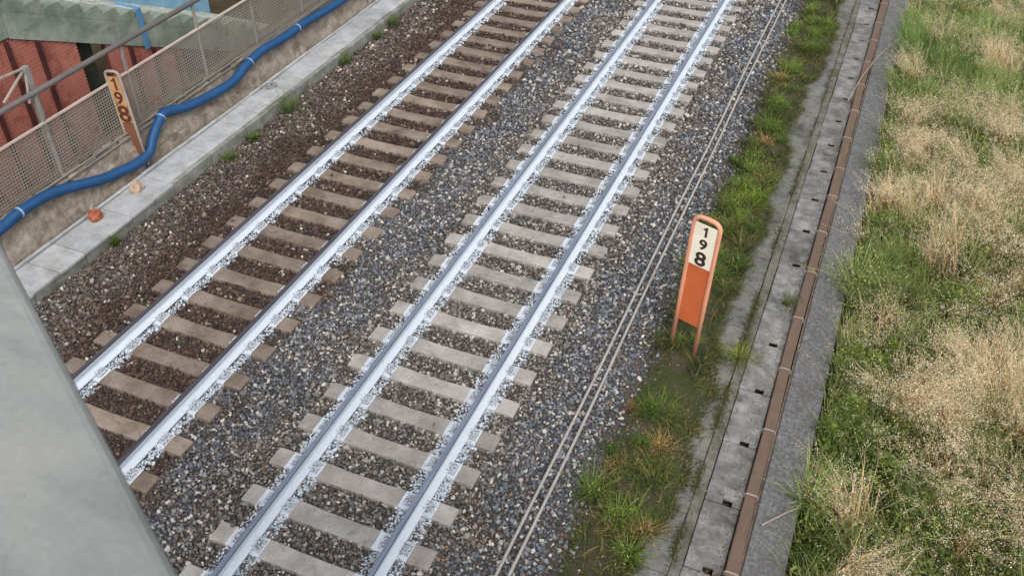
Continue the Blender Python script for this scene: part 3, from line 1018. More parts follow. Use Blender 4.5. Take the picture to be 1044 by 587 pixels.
def sign(name, loc, yaw, lean_x, lean_y, H, W, mats, label, panel_lo, ZS=1.46, TR=0.031, DS=1.0):
    frame_m, panel_m, plate_m, digit_m = mats
    t = empty(name, loc)
    t.rotation_euler = (lean_y, lean_x, yaw)
    tag(t, label, 'distance sign', 'distance markers reading 198')
    hw = W / 2 - 0.024
    b = MB()
    R = hw * 0.75
    pts = [(-hw, 0, 0), (-hw, 0, H * 0.5), (-hw, 0, H - R)]
    for i in range(1, 10):
        a = math.pi - math.pi * i / 10
        sx = math.copysign(abs(math.cos(a)) ** 0.6, math.cos(a))
        pts.append((hw * sx, 0, H - R + R * abs(math.sin(a)) ** 0.75))
    pts += [(hw, 0, H - R), (hw, 0, H * 0.5), (hw, 0, 0)]
    b.tube(pts, TR, 10)
    b.build('frame', frame_m, t, smooth=True)
    b = MB(); b.box(-hw + 0.01, hw - 0.01, -0.008, 0.008, panel_lo, ZS)
    b.build('lower_panel', panel_m, t)
    z1 = H - 0.09
    sc_ = (z1 - ZS) / 0.78
    zc = ZS
    for ch_, hgt, dh in (('8', 0.31, 0.245), ('9', 0.235, 0.175), ('1', 0.235, 0.175)):
        hgt, dh = hgt * sc_, dh * sc_ * DS
        b = MB(); b.box(-hw + 0.02, hw - 0.02, -0.016, -0.004, zc + 0.004, zc + hgt - 0.004)
        p = b.build('number_plate', plate_m, t)
        me, th = text_mesh(ch_, 1.0, 0.0)
        bpy.data.meshes.remove(me)
        size = dh / th
        me, th = text_mesh(ch_, size, size * 0.022)
        d = link_mesh('digit', me, p, digit_m, (0, -0.0195, zc + hgt / 2))
        d.rotation_euler = (math.pi / 2, 0, 0)
        d.scale = (1.08, 1, 1)
        zc += hgt
    return t
sign('distance_sign', (2.82, 4.60, -0.34), math.radians(-15), math.radians(2.0), math.radians(1.5), 2.37, 0.41,
     (M_['salmon'], M_['orange'], M_['cream'], M_['digit']), 'upright orange and salmon distance sign 198 standing in the grass strip', 0.60, 1.61)
sign('distance_sign', (-6.87, 5.06, -0.05), math.radians(8), math.radians(-3.0), math.radians(0), 1.90, 0.30,
     (M_['palemetal'], M_['rustpost'], M_['rustsign'], M_['rustdigit']), 'rusty tan distance sign 198 standing against the mesh fence', 0.0, 0.98, 0.024, 1.12)

# ------------------------------------------------------------------ staircase, red wall and column behind the fence
SX = -8.1
st = empty('concrete_staircase', (SX, 0, 0))
tag(st, 'green stained concrete staircase with saw-tooth steps behind the fence', 'staircase')
TY, TZ, RUN, RISE = 5.46, 2.68, 0.372, 0.178
tips = [(TY + RUN * k, TZ - RISE * k) for k in range(-2, 15)]
under = lambda y: TZ - 0.72 - 0.47 * (y - TY)
Wst = 1.6
yl = tips[0][0] - RUN
b = MB()
zl = tips[0][1]
yt, yb = yl - 0.4, tips[-1][0] + 0.1
# sloping slab
b.add([(0, yl, under(yl)), (0, yb, under(yb)), (0, yb, under(yb) + 0.50), (0, yl, under(yl) + 0.50),
       (-Wst, yl, under(yl)), (-Wst, yb, under(yb)), (-Wst, yb, under(yb) + 0.50), (-Wst, yl, under(yl) + 0.50)],
      [(0, 1, 2, 3), (7, 6, 5, 4), (3, 2, 6, 7), (4, 5, 1, 0), (1, 5, 6, 2), (0, 3, 7, 4)])
b.build('flight_slab', M_['stair'], st)
for i, (y, z) in enumerate(tips):
    b = MB()
    y0 = y - RUN
    b.add([(0.004, y0, under(y0) + 0.45), (0.004, y, under(y) + 0.45), (0.004, y, z), (0.004, y0, z),
           (-Wst, y0, under(y0) + 0.45), (-Wst, y, under(y) + 0.45), (-Wst, y, z), (-Wst, y0, z)],
          [(0, 1, 2, 3), (7, 6, 5, 4), (3, 2, 6, 7), (1, 5, 6, 2), (0, 3, 7, 4), (4, 5, 1, 0)])
    s = b.build('step', M_['stair'], st)
    b = MB(); b.box(-Wst + 0.1, 0.012, y - 0.03, y + 0.012, z - 0.03, z + 0.006)
    b.build('nosing', M_['nosing'], s)
b = MB()
b.box(-Wst, 0.0, yl - 3.0, yl, under(yl) + 0.02, zl + RISE)
b.build('landing', M_['stair'], st, bevel=0.01)
b = MB(); b.box(-0.10, 0.03, yl - 3.0, yl + 0.1, zl + RISE - 0.10, zl + RISE - 0.03); b.build('white_edge', M_['whiteedge'], st)
b = MB()
b.add([(-Wst - 0.006, yl, zl - 0.3), (-Wst - 0.006, yb, tips[-1][1] - 0.3), (-Wst - 0.006, yb, tips[-1][1] + 1.05), (-Wst - 0.006, yl, zl + 1.05),
       (-Wst - 0.12, yl, zl - 0.3), (-Wst - 0.12, yb, tips[-1][1] - 0.3), (-Wst - 0.12, yb, tips[-1][1] + 1.05), (-Wst - 0.12, yl, zl + 1.05)],
      [(0, 1, 2, 3), (7, 6, 5, 4), (3, 2, 6, 7), (4, 5, 1, 0), (1, 5, 6, 2), (0, 3, 7, 4)])
b.build('far_parapet', M_['bluewall'], st)
b = MB(); b.box(-0.66, -0.26, 5.70, 6.05, -0.6 , under(6.35) + 0.2); b.build('column', M_['column'], st, bevel=0.01)
b = MB(); b.box(-0.62, -0.22, 10.6, 11.1, -0.6, under(11.1) + 0.2); b.build('column', M_['column'], st, bevel=0.01)

hz = empty('blue_strip', (SX + 0.02, 7.05, 1.0))
tag(hz, 'narrow bright blue strip hanging down the side of the concrete stairs', 'strip')
b = MB()
b.box(0.0, 0.018, -0.06, 0.05, 0.18, 0.93)
b.box(-0.5, 0.018, -0.06, 0.05, 0.931, 0.95)
b.build('band', M_['bluehose'], hz)

rd = empty('red_wall', (-8.14, 0, -0.45))
tag(rd, 'brick red wall with a fine square grid and dark ribs under the stairs', 'wall')
topz = lambda y: max(min(under(y), under(yl)) + 0.47, 0.3)
for ya, yc in ((1.2, 5.56), (6.16, 7.95)):
    seg = [ya] + ([yl] if ya < yl else []) + [yc]
    vs, fs = [], []
    for y in seg: vs += [(-0.012, y, 0), (-0.012, y, topz(y) - 0.02)]
    for i in range(len(seg) - 1): fs.append((2 * i, 2 * i + 2, 2 * i + 3, 2 * i + 1))
    n0 = len(vs)
    vs += [(p[0] - 0.10, p[1], p[2]) for p in vs]
    fs += [tuple(n0 + q for q in f[::-1]) for f in fs]
    e = 2 * (len(seg) - 1)
    fs += [(0, 1, n0 + 1, n0), (e, n0 + e, n0 + e + 1, e + 1)]
    b = MB(); b.add(vs, fs)
    b.build('backing', M_['redgap'], rd)
    b = MB()
    y = ya
    while y < yc - 0.03:
        b.box(-0.012, 0.010, y, y + 0.032, 0, topz(y + 0.03) - 0.03)
        y += 0.050
    z = 0.02
    while z < 3.4:
        ymax = yc
        for q in np.arange(ya, yc, 0.05):
            if topz(q) < z + 0.06: ymax = q; break
        if ymax > ya + 0.1: b.box(-0.0125, 0.006, ya, ymax, z, z + 0.034)
        z += 0.064
    tag(b.build('grid', M_['redwall'], rd), kind='stuff')
b = MB()
vs = []
for y in (7.96, 8.8, 9.6, 11.4): vs += [(0, y, 0), (0, y, topz(y) - 0.02), (-0.1, y, 0), (-0.1, y, topz(y) - 0.02)]
fs = [(0, 1, 3, 2), (12, 14, 15, 13)]
for i in range(3): fs += [(4 * i, 4 * i + 4, 4 * i + 5, 4 * i + 1), (4 * i + 2, 4 * i + 3, 4 * i + 7, 4 * i + 6)]
b.add(vs, fs)
b.build('painted_shade_panel', M_['shadepaint'], rd)  # far stretch of the wall, coloured dark for the shade behind the fence
for y in (1.5, 2.05, 2.6, 3.15, 3.70, 4.25, 4.80, 6.66, 7.2, 7.75, 8.3, 8.85, 9.4, 9.95):
    b = MB(); b.box(0.012, 0.07, y - 0.028, y + 0.028, 0, topz(y) - 0.04); b.build('rib', M_['redrib'], rd)

# ------------------------------------------------------------------ overpass the picture is taken from
ov = empty('overpass', (3.926, -4.946, 0))
ov.rotation_euler = (0, 0, math.atan2(-0.287, 0.485))
tag(ov, 'pale grey concrete parapet of the overpass close to the viewer', 'overpass')
PZ = 8.0
# local +X runs along the parapet, the bridge lies on local -Y
off = Vector((3.801 - 3.926, -4.856 + 4.946, 0))
ang = math.atan2(-0.287, 0.485)
ly = -off.x * math.sin(ang) + off.y * math.cos(ang)
b = MB(); b.box(-2.6, 1.6, ly - 0.34, ly, PZ - 0.12, PZ); b.build('coping', M_['parapet'], ov, bevel=0.012, seg=3, smooth=False)
b = MB(); b.box(-2.6, 1.6, ly - 0.30, ly - 0.04, PZ - 1.1, PZ - 0.121); b.build('parapet_wall', M_['parapet'], ov)
b = MB(); b.box(-2.6, 4.6, ly - 2.6, ly - 0.04, PZ - 1.5, PZ - 1.101); b.build('deck', M_['parapet'], ov)
b = MB(); b.box(2.6, 3.2, ly - 2.0, ly - 0.8, GZ - 0.1, PZ - 1.501); b.build('pier', M_['parapet'], ov)

# ------------------------------------------------------------------ vegetation
def blades(P, h, w, lean, az, bend, C0, C1, nseg=3):
    """P (n,3) roots; strips of nseg quads that taper, colour from C0 at the root to C1 at the tip"""
    n = len(P)
    ts = np.linspace(0, 1, nseg + 1)
    face = az + rng.uniform(-0.6, 0.6, n) + np.pi / 2
    V = np.zeros((n, 2 * (nseg + 1), 3)); C = np.zeros((n, 2 * (nseg + 1), 3))
    for i, t in enumerate(ts):
        hor = h * (lean * t + bend * t * t)
        ver = h * t * np.sqrt(np.clip(1 - (lean * 0.5 + bend * t * 0.5) ** 2, 0.1, 1)) - h * bend * 0.35 * t ** 3
        c = P + np.stack([np.cos(az) * hor, np.sin(az) * hor, ver], -1)
        ww = w * (1 - t ** 1.6) * 0.5 + 0.0006
        s = np.stack([np.cos(face) * ww, np.sin(face) * ww, np.zeros(n)], -1)
        V[:, 2 * i], V[:, 2 * i + 1] = c - s, c + s
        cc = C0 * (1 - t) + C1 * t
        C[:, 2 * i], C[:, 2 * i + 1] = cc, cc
    q = np.array([(2 * i, 2 * i + 1, 2 * i + 3, 2 * i + 2) for i in range(nseg)])
    F = (q[None] + (np.arange(n) * 2 * (nseg + 1))[:, None, None]).reshape(-1, 4)
    return V.reshape(-1, 3), F, C.reshape(-1, 3)

def leaves(P, size, C, flat=0.7, asp=0.45):
    """diamond leaves with random orientation"""
    n = len(P)
    a = rng.uniform(0, 2 * np.pi, n); el = rng.normal(0.15, flat, n); ro = rng.normal(0, flat, n)
    d = np.stack([np.cos(a) * np.cos(el), np.sin(a) * np.cos(el), np.sin(el)], -1)
    s = np.stack([-np.sin(a), np.cos(a), np.zeros(n)], -1)
    u = np.cross(d, s)
    s = s * np.cos(ro)[:, None] + u * np.sin(ro)[:, None]
    L = size[:, None]
    V = np.stack([P - d * L * 0.5, P + s * L * asp * 0.5 + d * L * 0.05, P + d * L * 0.5, P - s * L * asp * 0.5 + d * L * 0.05], 1)
    F = np.arange(4 * n).reshape(n, 4)
    return V.reshape(-1, 3), F, np.repeat(C, 4, 0)

def join(parts):
    V, F, C, off = [], [], [], 0
    for v, f, c in parts:
        V.append(v); F.append(f + off); C.append(c); off += len(v)
    return np.concatenate(V), np.concatenate(F), np.concatenate(C)

L = lambda *c: np.array(srgb(*c))
def vary(c, n, v=0.22, h=0.08):
    x = np.exp(rng.normal(0, v, n))[:, None] * np.asarray(c)[None] if np.ndim(c) == 1 else np.exp(rng.normal(0, v, n))[:, None] * c
    q = rng.normal(0, h, n)
    return x * np.stack([1 + q, np.ones(n), 1 - q], -1)

FZ = -0.40
DRY = [(5.77, 11.8, .7), (6.3, 10.6, .9), (6.5, 9.6, .9), (6.95, 9.0, .8), (5.45, 9.5, .6), (7.0, 18.6, .7), (5.2, 13.0, .5), (5.35, 6.3, .4), (6.1, 4.9, .75), (6.9, 5.9, .7),
       (7.0, 5.0, .7), (5.5, 4.9, .3), (6.9, 3.9, .5), (6.3, 3.7, .45), (5.35, 2.7, .35), (5.6, 1.5, .5), (6.2, 8.2, .55), (6.95, 7.9, .6), (7.2, 10.8, .8), (6.6, 2.2, .25), (5.3, 11.0, .45), (7.4, 3.0, .5), (5.35, 14.6, .5), (6.3, 13.4, .6), (6.9, 15.6, .55), (7.1, 13.2, .6), (5.6, 17.2, .4)]
def dryness(x, y):
    d = np.zeros(len(x))
    for cx, cy, r in DRY:
        d = np.maximum(d, np.exp(-(((x - cx) / r) ** 2 + ((y - cy) / (r * 1.15)) ** 2)))
    d = d + (vnoise(x + 40, y + 40, 0.35, 21) - 0.5) * 0.55
    d = d + (vnoise(x + 11, y + 31, 0.17, 22) - 0.5) * 0.5
    return np.clip((d - 0.50) / 0.35, 0, 1)

def field_pts(n, x0=4.82, x1=8.0, y0=0.6, y1=20.5):
    x = rng.uniform(x0, x1, n); y = rng.uniform(y0, y1, n)
    k = seen(x, y, 0.0, 60, 70)
    return x[k], y[k]

# terrain under the tall grass: a low bank
b = MB()
gx = [4.785, 5.2, 6, 7, 8.5, 12]; gz = [FZ - 0.02, FZ, FZ + 0.03, FZ + 0.05, FZ + 0.05, -0.42]
vs, fs = [], []
for i, x in enumerate(gx):
    for yy in (-4, 26): vs.append((x, yy, gz[i]))
for i in range(len(gx) - 1): fs.append((2 * i, 2 * i + 2, 2 * i + 3, 2 * i + 1))
b.add(vs, fs)
tag(b.build('field', M_['soil']), kind='structure')

parts = []
# low leafy understorey
x, y = field_pts(70000)
d = dryness(x, y)
cl = vnoise(x + 10, y + 10, 0.28, 33)
zt = 0.06 + 0.46 * cl ** 1.5 * (1 - 0.5 * d)
z = FZ + zt * rng.random(len(x)) ** 0.55
c = lerp_col(L(74, 88, 44), L(126, 140, 72), np.clip(cl * 1.3 - 0.1, 0, 1)) * (1 - 0.75 * d[:, None]) + L(120, 104, 66)[None] * 0.75 * d[:, None]
parts.append(leaves(np.stack([x, y, z], -1), rng.uniform(0.025, 0.07, len(x)), vary(c, len(x), 0.4)))
# green grass blades
x, y = field_pts(52000)
d = dryness(x, y)
k = rng.random(len(x)) > d * 0.6
x, y, d = x[k], y[k], d[k]
n = len(x)
cl = np.clip(vnoise(x + 7, y + 3, 0.32, 12) * 0.7 + vnoise(x + 7, y + 3, 0.9, 13) * 0.4, 0, 1)
h = (0.14 + 0.68 * cl ** 1.6 + 0.12 * (y > 13)) * rng.uniform(0.7, 1.25, n)
az = 2 * np.pi * vnoise(x, y + 5, 0.5, 44) * 2 + rng.normal(0, 0.9, n)
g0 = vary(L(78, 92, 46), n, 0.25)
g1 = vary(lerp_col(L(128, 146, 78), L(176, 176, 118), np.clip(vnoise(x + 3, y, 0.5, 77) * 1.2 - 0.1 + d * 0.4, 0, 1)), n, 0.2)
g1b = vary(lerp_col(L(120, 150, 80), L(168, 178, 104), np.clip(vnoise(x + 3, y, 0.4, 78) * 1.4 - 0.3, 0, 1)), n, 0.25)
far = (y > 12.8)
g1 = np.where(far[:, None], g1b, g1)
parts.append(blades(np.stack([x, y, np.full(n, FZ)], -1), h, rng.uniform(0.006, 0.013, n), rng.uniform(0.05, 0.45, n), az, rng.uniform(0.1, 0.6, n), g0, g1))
# bushy herbs: leafy domes of many sizes
hx, hy = field_pts(420)
hd = dryness(hx, hy)
for cx, cy, dd in zip(hx, hy, hd):
    if rng.random() < dd * 0.7 or (cy > 13 and rng.random() < 0.5): continue
    r = rng.uniform(0.10, 0.30); hh = rng.uniform(0.18, 0.50)
    nl = int(330 * (r / 0.2) ** 1.3)
    q = rng.normal(0, 1, (nl, 3)) * np.array([r * 0.55, r * 0.55, 0])
    dome = np.exp(-(q[:, 0] ** 2 + q[:, 1] ** 2) / (r * r))
    q[:, 2] = hh * dome * rng.random(nl) ** 0.45
    q += np.array([cx, cy, FZ])
    t_ = rng.random()
    cc = L(72, 92, 40) * (1 - t_) + L(126, 142, 66) * t_
    parts.append(leaves(q, rng.uniform(0.02, 0.055, nl), vary(cc, nl, 0.35), 0.6, 0.42))
# straw: tufts of dry oat grass fanning out, plus single stalks
tx, ty = field_pts(900)
td = dryness(tx, ty)
k = rng.random(len(tx)) < 0.05 + 0.85 * td
tx, ty = tx[k], ty[k]
cnt = rng.integers(10, 62, len(tx))
x = np.repeat(tx, cnt) + rng.normal(0, 0.08, cnt.sum()); y = np.repeat(ty, cnt) + rng.normal(0, 0.10, cnt.sum())
th = np.repeat(rng.uniform(0.40, 1.05, len(tx)), cnt)
taz = np.repeat(4.0 + 5.0 * (vnoise(tx + 4, ty + 4, 1.1, 46) - 0.5) + rng.normal(0, 0.5, len(tx)), cnt)
sx, sy = field_pts(20000)
k = rng.random(len(sx)) < 0.06 + 0.6 * dryness(sx, sy)
sx, sy = sx[k], sy[k]
x, y = np.r_[x, sx], np.r_[y, sy]
th = np.r_[th, rng.uniform(0.35, 0.8, len(sx))]
taz = np.r_[taz, 4.0 + 5.0 * (vnoise(sx + 4, sy + 4, 1.1, 46) - 0.5)]
n = len(x)
h = th * rng.uniform(0.7, 1.1, n)
az = taz + rng.normal(0, 0.85, n)
lean, bend = rng.uniform(0.05, 0.45, n), rng.uniform(0.1, 0.6, n)
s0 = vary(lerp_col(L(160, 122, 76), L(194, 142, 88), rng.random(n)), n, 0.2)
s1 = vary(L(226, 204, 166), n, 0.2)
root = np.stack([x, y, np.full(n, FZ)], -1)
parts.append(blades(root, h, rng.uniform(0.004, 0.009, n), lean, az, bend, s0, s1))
# drooping spikelets at the stalk tops
for rep in range(14):
    t = rng.uniform(0.62, 1.05, n)
    hor = h * (lean * t + bend * t * t)
    ver = h * t * np.sqrt(np.clip(1 - (lean * 0.5 + bend * t * 0.5) ** 2, 0.1, 1)) - h * bend * 0.35 * t ** 3
    p = root + np.stack([np.cos(az) * hor, np.sin(az) * hor, ver], -1) + rng.normal(0, 0.024, (n, 3))
    parts.append(leaves(p, rng.uniform(0.013, 0.025, n), vary(lerp_col(L(234, 216, 176), L(250, 242, 216), rng.random(n)), n, 0.15, 0.04), 0.9, 0.42))
V, F, C = join(parts)
o = link_mesh('tall_grass', np_mesh('tall_grass', V, F, C), None, M_['leaf'])
tag(o, 'tall mixed field of green herbs and straw coloured oat grass beyond the kerb', 'grass', None, 'stuff')

# grass strip between ballast and channel
def strip_density(x, y):
    e = 3.23 + 0.10 * np.sin(y * 0.9) + 0.05 * np.sin(y * 3.1 + 1) + 0.03 * np.sin(y * 8.3)
    e = e + 0.15 * np.exp(-((y - 3.9) / 1.4) ** 2) - 0.12 * np.exp(-((y - 1.0) / 0.6) ** 2) - 0.10 * np.exp(-((y - 9.0) / 0.7) ** 2)
    d = np.clip((e + 0.05 - x) / 0.10, 0, 1) * np.clip((x - 2.22 - 0.10 * vnoise(x, y + 2, 0.3, 66) - 0.05 * np.sin(y * 2.3)) / 0.40, 0, 1)
    bare = np.exp(-(((x - 2.45) / 0.25) ** 2 + ((y - 3.35) / 0.6) ** 2)) + 0.9 * np.exp(-(((x - 2.85) / 0.3) ** 2 + ((y - 4.3) / 0.35) ** 2))
    patch = np.clip(vnoise(x + 60, y + 60, 0.27, 64) * 1.6 + vnoise(x + 60, y + 60, 0.11, 65) * 0.9 - 0.75, 0.13, 1)
    return np.clip((d * 1.1 - bare * 0.9) * patch, 0, 1)
parts = []
x = rng.uniform(2.15, 3.55, 78000); y = rng.uniform(-0.3, 20.5, 78000)
k = seen(x, y, -0.2) & (rng.random(len(x)) < strip_density(x, y) * (0.45 + 0.55 * vnoise(x + 5, y + 5, 0.22, 61)))
x, y = x[k], y[k]; n = len(x)
cl = vnoise(x + 5, y + 5, 0.3, 62)
gz = np.maximum(np.interp(x, BZ_X, BZ_Z), np.where(x < 3.2, -0.275, SZ - 0.02))
dry = np.exp(-(((x - 3.02) / 0.16) ** 2 + ((y - 2.75) / 0.2) ** 2)) + 0.8 * np.exp(-(((x - 2.55) / 0.12) ** 2 + ((y - 2.3) / 0.25) ** 2)) + 0.6 * np.exp(-(((x - 2.9) / 0.3) ** 2 + ((y - 3.45) / 0.12) ** 2))
dry = np.clip(dry + (rng.random(n) < 0.17) * 0.7 + 0.5 * np.clip(vnoise(x + 33, y + 8, 0.3, 91) * 2 - 1.3, 0, 1), 0, 1)
h = (0.045 + 0.30 * cl ** 2.2) * rng.uniform(0.6, 1.3, n)
az = rng.uniform(0, 2 * np.pi, n)
bright = np.clip(vnoise(x + 15, y + 5, 0.55, 63) * 1.6 - 0.4, 0, 1)
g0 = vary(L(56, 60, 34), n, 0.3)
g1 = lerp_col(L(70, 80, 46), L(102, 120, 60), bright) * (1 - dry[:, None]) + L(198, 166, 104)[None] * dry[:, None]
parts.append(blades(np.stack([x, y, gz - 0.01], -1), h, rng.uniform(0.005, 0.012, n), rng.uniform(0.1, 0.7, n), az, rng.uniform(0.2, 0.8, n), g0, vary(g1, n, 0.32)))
k = rng.random(n) < 0.75
p = np.stack([x[k], y[k], gz[k] + h[k] * rng.random(k.sum()) * 0.8], -1) + rng.normal(0, 0.02, (k.sum(), 3)) * np.array([1, 1, 0.3])
parts.append(leaves(p, rng.uniform(0.015, 0.04, k.sum()), vary(g1[k] * 0.8, k.sum(), 0.3), 0.7))
# ragged edge creeping over the slabs
N_ = 13000
y = rng.uniform(-0.3, 20, N_)
e = 3.23 + 0.10 * np.sin(y * 0.9) + 0.05 * np.sin(y * 3.1 + 1) + 0.03 * np.sin(y * 8.3)
e = e + 0.15 * np.exp(-((y - 3.9) / 1.4) ** 2) - 0.12 * np.exp(-((y - 1.0) / 0.6) ** 2) - 0.10 * np.exp(-((y - 9.0) / 0.7) ** 2)
x = e + rng.normal(-0.03, 0.05, N_) + 0.07 * (vnoise(e * 0 + 3, y, 0.16, 95) - 0.4)
k = seen(x, y, -0.28) & (rng.random(N_) < 0.25 + 0.9 * vnoise(x * 0 + 5, y, 0.3, 96))
x, y = x[k], y[k]; n2 = len(x)
dr = (rng.random(n2) < 0.3)[:, None]
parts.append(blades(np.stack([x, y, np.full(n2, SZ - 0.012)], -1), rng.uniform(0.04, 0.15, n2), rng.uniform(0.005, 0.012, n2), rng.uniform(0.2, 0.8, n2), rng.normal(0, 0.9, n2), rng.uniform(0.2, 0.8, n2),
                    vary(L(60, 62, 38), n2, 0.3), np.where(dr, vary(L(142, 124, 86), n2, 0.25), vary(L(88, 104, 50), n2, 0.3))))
# leafy clumps of herbs through the strip
for _ in range(130):
    cy = rng.uniform(0.2, 19.5); cx = 2.8 + rng.normal(0, 0.24)
    if strip_density(np.array([cx]), np.array([cy]))[0] < 0.35: continue
    r = rng.uniform(0.07, 0.26); nl = int(170 * r / 0.15)
    hh = rng.uniform(0.08, 0.30)
    q = rng.normal(0, 1, (nl, 3)) * np.array([r * 0.5, r * 0.5, 0])
    q[:, 2] = hh * rng.random(nl) ** 0.6 * np.exp(-(q[:, 0] ** 2 + q[:, 1] ** 2) / (r * r))
    q += np.array([cx, cy, max(float(np.interp(cx, BZ_X, BZ_Z)), -0.275)])
    cc = L(74, 96, 42) * (1 - (t_ := rng.random())) + L(124, 146, 64) * t_
    if rng.random() < 0.10: cc = L(158, 136, 88)
    parts.append(leaves(q, rng.uniform(0.02, 0.055, nl), vary(cc, nl, 0.4), 0.6, 0.3))
    nb = int(60 * r / 0.15)
    a_ = rng.uniform(0, 2 * np.pi, nb); rr = np.abs(rng.normal(0, r * 0.4, nb))
    P_ = np.stack([cx + rr * np.cos(a_), cy + rr * np.sin(a_), np.full(nb, -0.28)], -1)
    parts.append(blades(P_, hh * rng.uniform(0.7, 1.7, nb), rng.uniform(0.006, 0.013, nb), rng.uniform(0.1, 0.6, nb), a_, rng.uniform(0.2, 0.7, nb), vary(cc * 0.7, nb), vary(cc * 1.15, nb)))
V, F, C = join(parts)
o = link_mesh('verge_grass', np_mesh('verge_grass', V, F, C), None, M_['leaf'])
tag(o, 'short green verge grass between the ballast and the concrete channel', 'grass', None, 'stuff')

# moss and little plants growing in the gap of the channel
parts = []
N_ = 26000
jx = rng.choice([3.578, 3.712, 4.14, 3.15], N_, p=[0.55, 0.1, 0.22, 0.13])
x = jx + rng.normal(0, 0.028, N_); y = rng.uniform(-0.2, 20, N_)
k = rng.random(N_) < np.clip(vnoise(x * 0.3 + jx * 5, y, 0.5, 71) * 2.4 - 1.0, 0.03, 1) * np.where(jx < 3.6, np.exp(-np.maximum(y - 8, 0) / 4), 0.7)
k &= seen(x, y, SZ)
x, y = x[k], y[k]; n = len(x)
brn = (rng.random(n) < np.where(x > 3.9, 0.5, 0.15))[:, None]
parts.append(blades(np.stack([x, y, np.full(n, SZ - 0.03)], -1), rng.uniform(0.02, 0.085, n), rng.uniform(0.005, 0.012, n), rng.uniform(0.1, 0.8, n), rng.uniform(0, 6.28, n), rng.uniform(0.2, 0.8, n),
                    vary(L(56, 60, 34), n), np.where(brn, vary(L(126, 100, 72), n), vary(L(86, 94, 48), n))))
# dead leaves and grit blown against the duct, over lids and slabs
N_ = 5200
x = np.where(rng.random(N_) < 0.55, 4.12 - np.abs(rng.normal(0, 0.07, N_)), rng.uniform(3.15, 4.75, N_)); y = rng.uniform(-0.2, 20, N_)
k = (rng.random(N_) < np.clip(vnoise(x + 3, y, 0.4, 73) * 2 - 0.5, 0.05, 1)) & seen(x, y, SZ)
x, y = x[k], y[k]; n = len(x)
zz = np.where(x > 4.33, -0.233, SZ + 0.006)
parts.append(leaves(np.stack([x, y, zz], -1), rng.uniform(0.012, 0.035, n), vary(lerp_col(L(104, 78, 60), L(176, 160, 138), rng.random(n) ** 1.5), n, 0.25), 0.15, 0.5))
V, F, C = join(parts)
o = link_mesh('channel_moss', np_mesh('channel_moss', V, F, C), None, M_['leaf'])
tag(o, 'thin lines of moss and dead leaves along the joints of the channel slabs', 'moss', None, 'stuff')

# single weeds
def weed(name, loc, hgt, spread, nb, nl, c0, c1, label, cat='weed', group=None, wd=0.012, leaf=0.03):
    n = nb
    r = np.abs(rng.normal(0, spread * 0.35, n)); a = rng.uniform(0, 2 * np.pi, n)
    P = np.stack([r * np.cos(a), r * np.sin(a), np.zeros(n)], -1)
    h = hgt * rng.uniform(0.5, 1.1, n)
    parts = [blades(P, h, rng.uniform(0.5, 1.1, n) * wd, rng.uniform(0.1, 0.6, n), a, rng.uniform(0.1, 0.7, n), vary(np.array(c0), n), vary(np.array(c1), n))]
    root = empty(name, loc)
    V, F, C = join(parts)
    tag(link_mesh('blades', np_mesh('blades', V, F, C), root, M_['leaf']), kind='stuff')
    if nl:
        q = np.stack([rng.normal(0, spread * 0.45, nl), rng.normal(0, spread * 0.45, nl), hgt * rng.uniform(0.1, 0.8, nl)], -1)
        V, F, C = leaves(q, rng.uniform(0.5, 1.2, nl) * leaf, vary((np.array(c0) + np.array(c1)) / 2, nl, 0.25), 0.7)
        tag(link_mesh('leaves', np_mesh('leaves', V, F, C), root, M_['leaf']), kind='stuff')
    tag(root, label, cat, group)
    return root
GA, GB = L(60, 76, 34), L(112, 134, 56)
for (x_, y_, h_, s_, lab) in ((-5.93, 12.3, .30, .22, 'green weed at the trough foot, farthest along the trough'),
                              (-5.90, 11.55, .20, .16, 'small dark weed at the trough foot, second from the far end'),
                              (-5.92, 10.15, .30, .24, 'bushy weed at the trough foot, third from the far end'),
                              (-5.84, 7.95, .40, .42, 'large spreading weed at the trough foot, beside the grey coil'),
                              (-5.88, 6.8, .22, .24, 'low weed at the trough foot, second from the near end of the row'),
                              (-5.84, 6.05, .16, .20, 'flat weed at the trough foot, nearest end of the row'),
                              (-5.98, 3.25, .20, .10, 'single upright weed against the trough front near the brick lump')):
    weed('weed', (x_, y_, -0.1), h_, s_, 90, 160, GA, GB, lab, 'weed', 'weeds along the pale trough')
weed('reed_plant', (4.86, 2.55, -0.32), 0.62, 0.22, 70, 0, L(92, 112, 50), L(150, 176, 92), 'bright green reed-like plant leaning over the dark kerb', 'plant', None, 0.024)
weed('leafy_plant', (4.92, 7.0, -0.32), 0.62, 0.52, 120, 800, L(98, 116, 60), L(182, 190, 120), 'pale green leafy plant spilling over the kerb in the middle', 'plant', None, 0.016, 0.05)
weed('grass_tuft', (4.88, 10.6, -0.34), 0.6, 0.2, 160, 0, L(74, 98, 40), L(134, 160, 74), 'upright bright green grass tuft at the kerb edge farther back', 'plant', None, 0.012)
weed('grass_tuft', (3.58, 4.75, SZ - 0.05), 0.24, 0.36, 200, 320, L(80, 92, 38), L(150, 158, 70), 'yellow green tuft growing out of the channel joint', 'plant', None, 0.01)
weed('grass_tuft', (4.04, 6.2, SZ - 0.01), 0.16, 0.34, 120, 320, L(74, 84, 40), L(112, 116, 60), 'small dull green tuft on the trough lid against the duct', 'plant', None, 0.009)
weed('grass_tuft', (2.98, 8.6, SZ - 0.05), 0.36, 0.30, 160, 260, L(80, 104, 36), L(150, 176, 62), 'lush bright green tuft in the verge behind the orange sign', 'plant', None, 0.014)
weed('grass_tuft', (2.85, 3.35, SZ - 0.05), 0.28, 0.34, 120, 260, L(70, 92, 32), L(128, 150, 54), 'bushy green clump in the verge in front of the orange sign', 'plant', None, 0.013)
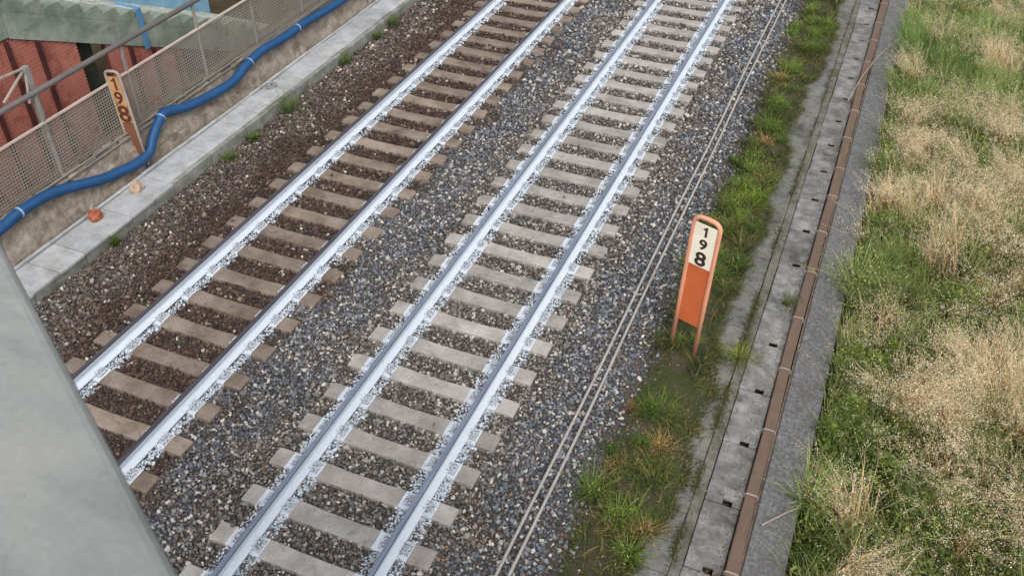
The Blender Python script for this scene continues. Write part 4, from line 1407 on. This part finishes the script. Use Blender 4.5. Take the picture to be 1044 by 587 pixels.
weed('dry_clump', (3.02, 2.75, SZ - 0.05), 0.24, 0.22, 110, 160, L(140, 104, 62), L(214, 180, 116), 'straw coloured dry clump in the verge near the channel slabs', 'plant', None, 0.01)
weed('dry_clump', (2.48, 3.25, -0.30), 0.12, 0.2, 70, 120, L(120, 84, 56), L(164, 122, 84), 'reddish brown dry clump on the bare soil beside the cables', 'plant', None, 0.009)

# fallen dry stalks across the duct
b = MB()
b.tube([(4.05, 12.9, -0.17), (4.2, 14.2, -0.165), (4.42, 15.4, -0.20), (4.7, 16.3, -0.19)], 0.009, 5)
tag(b.build('dry_stalk', M_['clip']), 'long pale dry stalk lying across the brown duct', 'stalk')
b = MB()
b.tube([(4.42, 2.02, -0.225), (4.68, 2.32, -0.19), (4.86, 2.5, -0.22)], 0.010, 5)
tag(b.build('dry_stalk', M_['clip']), 'short pale dry stalk lying on the kerb below the reed plant', 'stalk')

# ------------------------------------------------------------------ lumps on the left trough
def lump(name, loc, s, mat, label, seed):
    bm = bmesh.new()
    bmesh.ops.create_icosphere(bm, subdivisions=2, radius=1)
    r = random.Random(seed)
    for v in bm.verts:
        v.co *= r.uniform(0.75, 1.2)
        v.co = Vector((v.co.x * s[0], v.co.y * s[1], max(v.co.z, -0.55) * s[2]))
    me = bpy.data.meshes.new(name)
    bm.to_mesh(me); bm.free()
    o = link_mesh(name, me, None, mat, (loc[0], loc[1], loc[2] + 0.5 * s[2]))
    tag(o, label, 'rubble')
lump('brick_lump', (-6.50, 3.50, LZ), (0.105, 0.13, 0.10), M_['brickrock'], 'orange red broken brick lump lying on the pale trough', 2)
lump('stone_lump', (-6.44, 4.40, LZ), (0.10, 0.12, 0.105), M_['tanrock'], 'tan broken stone lump lying on the pale trough', 5)
b = MB()
for r_, z_ in ((0.10, 0.02), (0.08, 0.05), (0.055, 0.03)):
    b.tube([(r_ * math.cos(a) * 0.8, r_ * 1.3 * math.sin(a), z_ + 0.015 * math.sin(3 * a)) for a in [i * math.pi / 8 for i in range(17)]], 0.014, 6)
o = b.build('cable_coil', M_['coil'], None, (-6.5, 8.4, LZ), smooth=True)
tag(o, 'small grey coil of cable lying on the pale trough', 'coil')
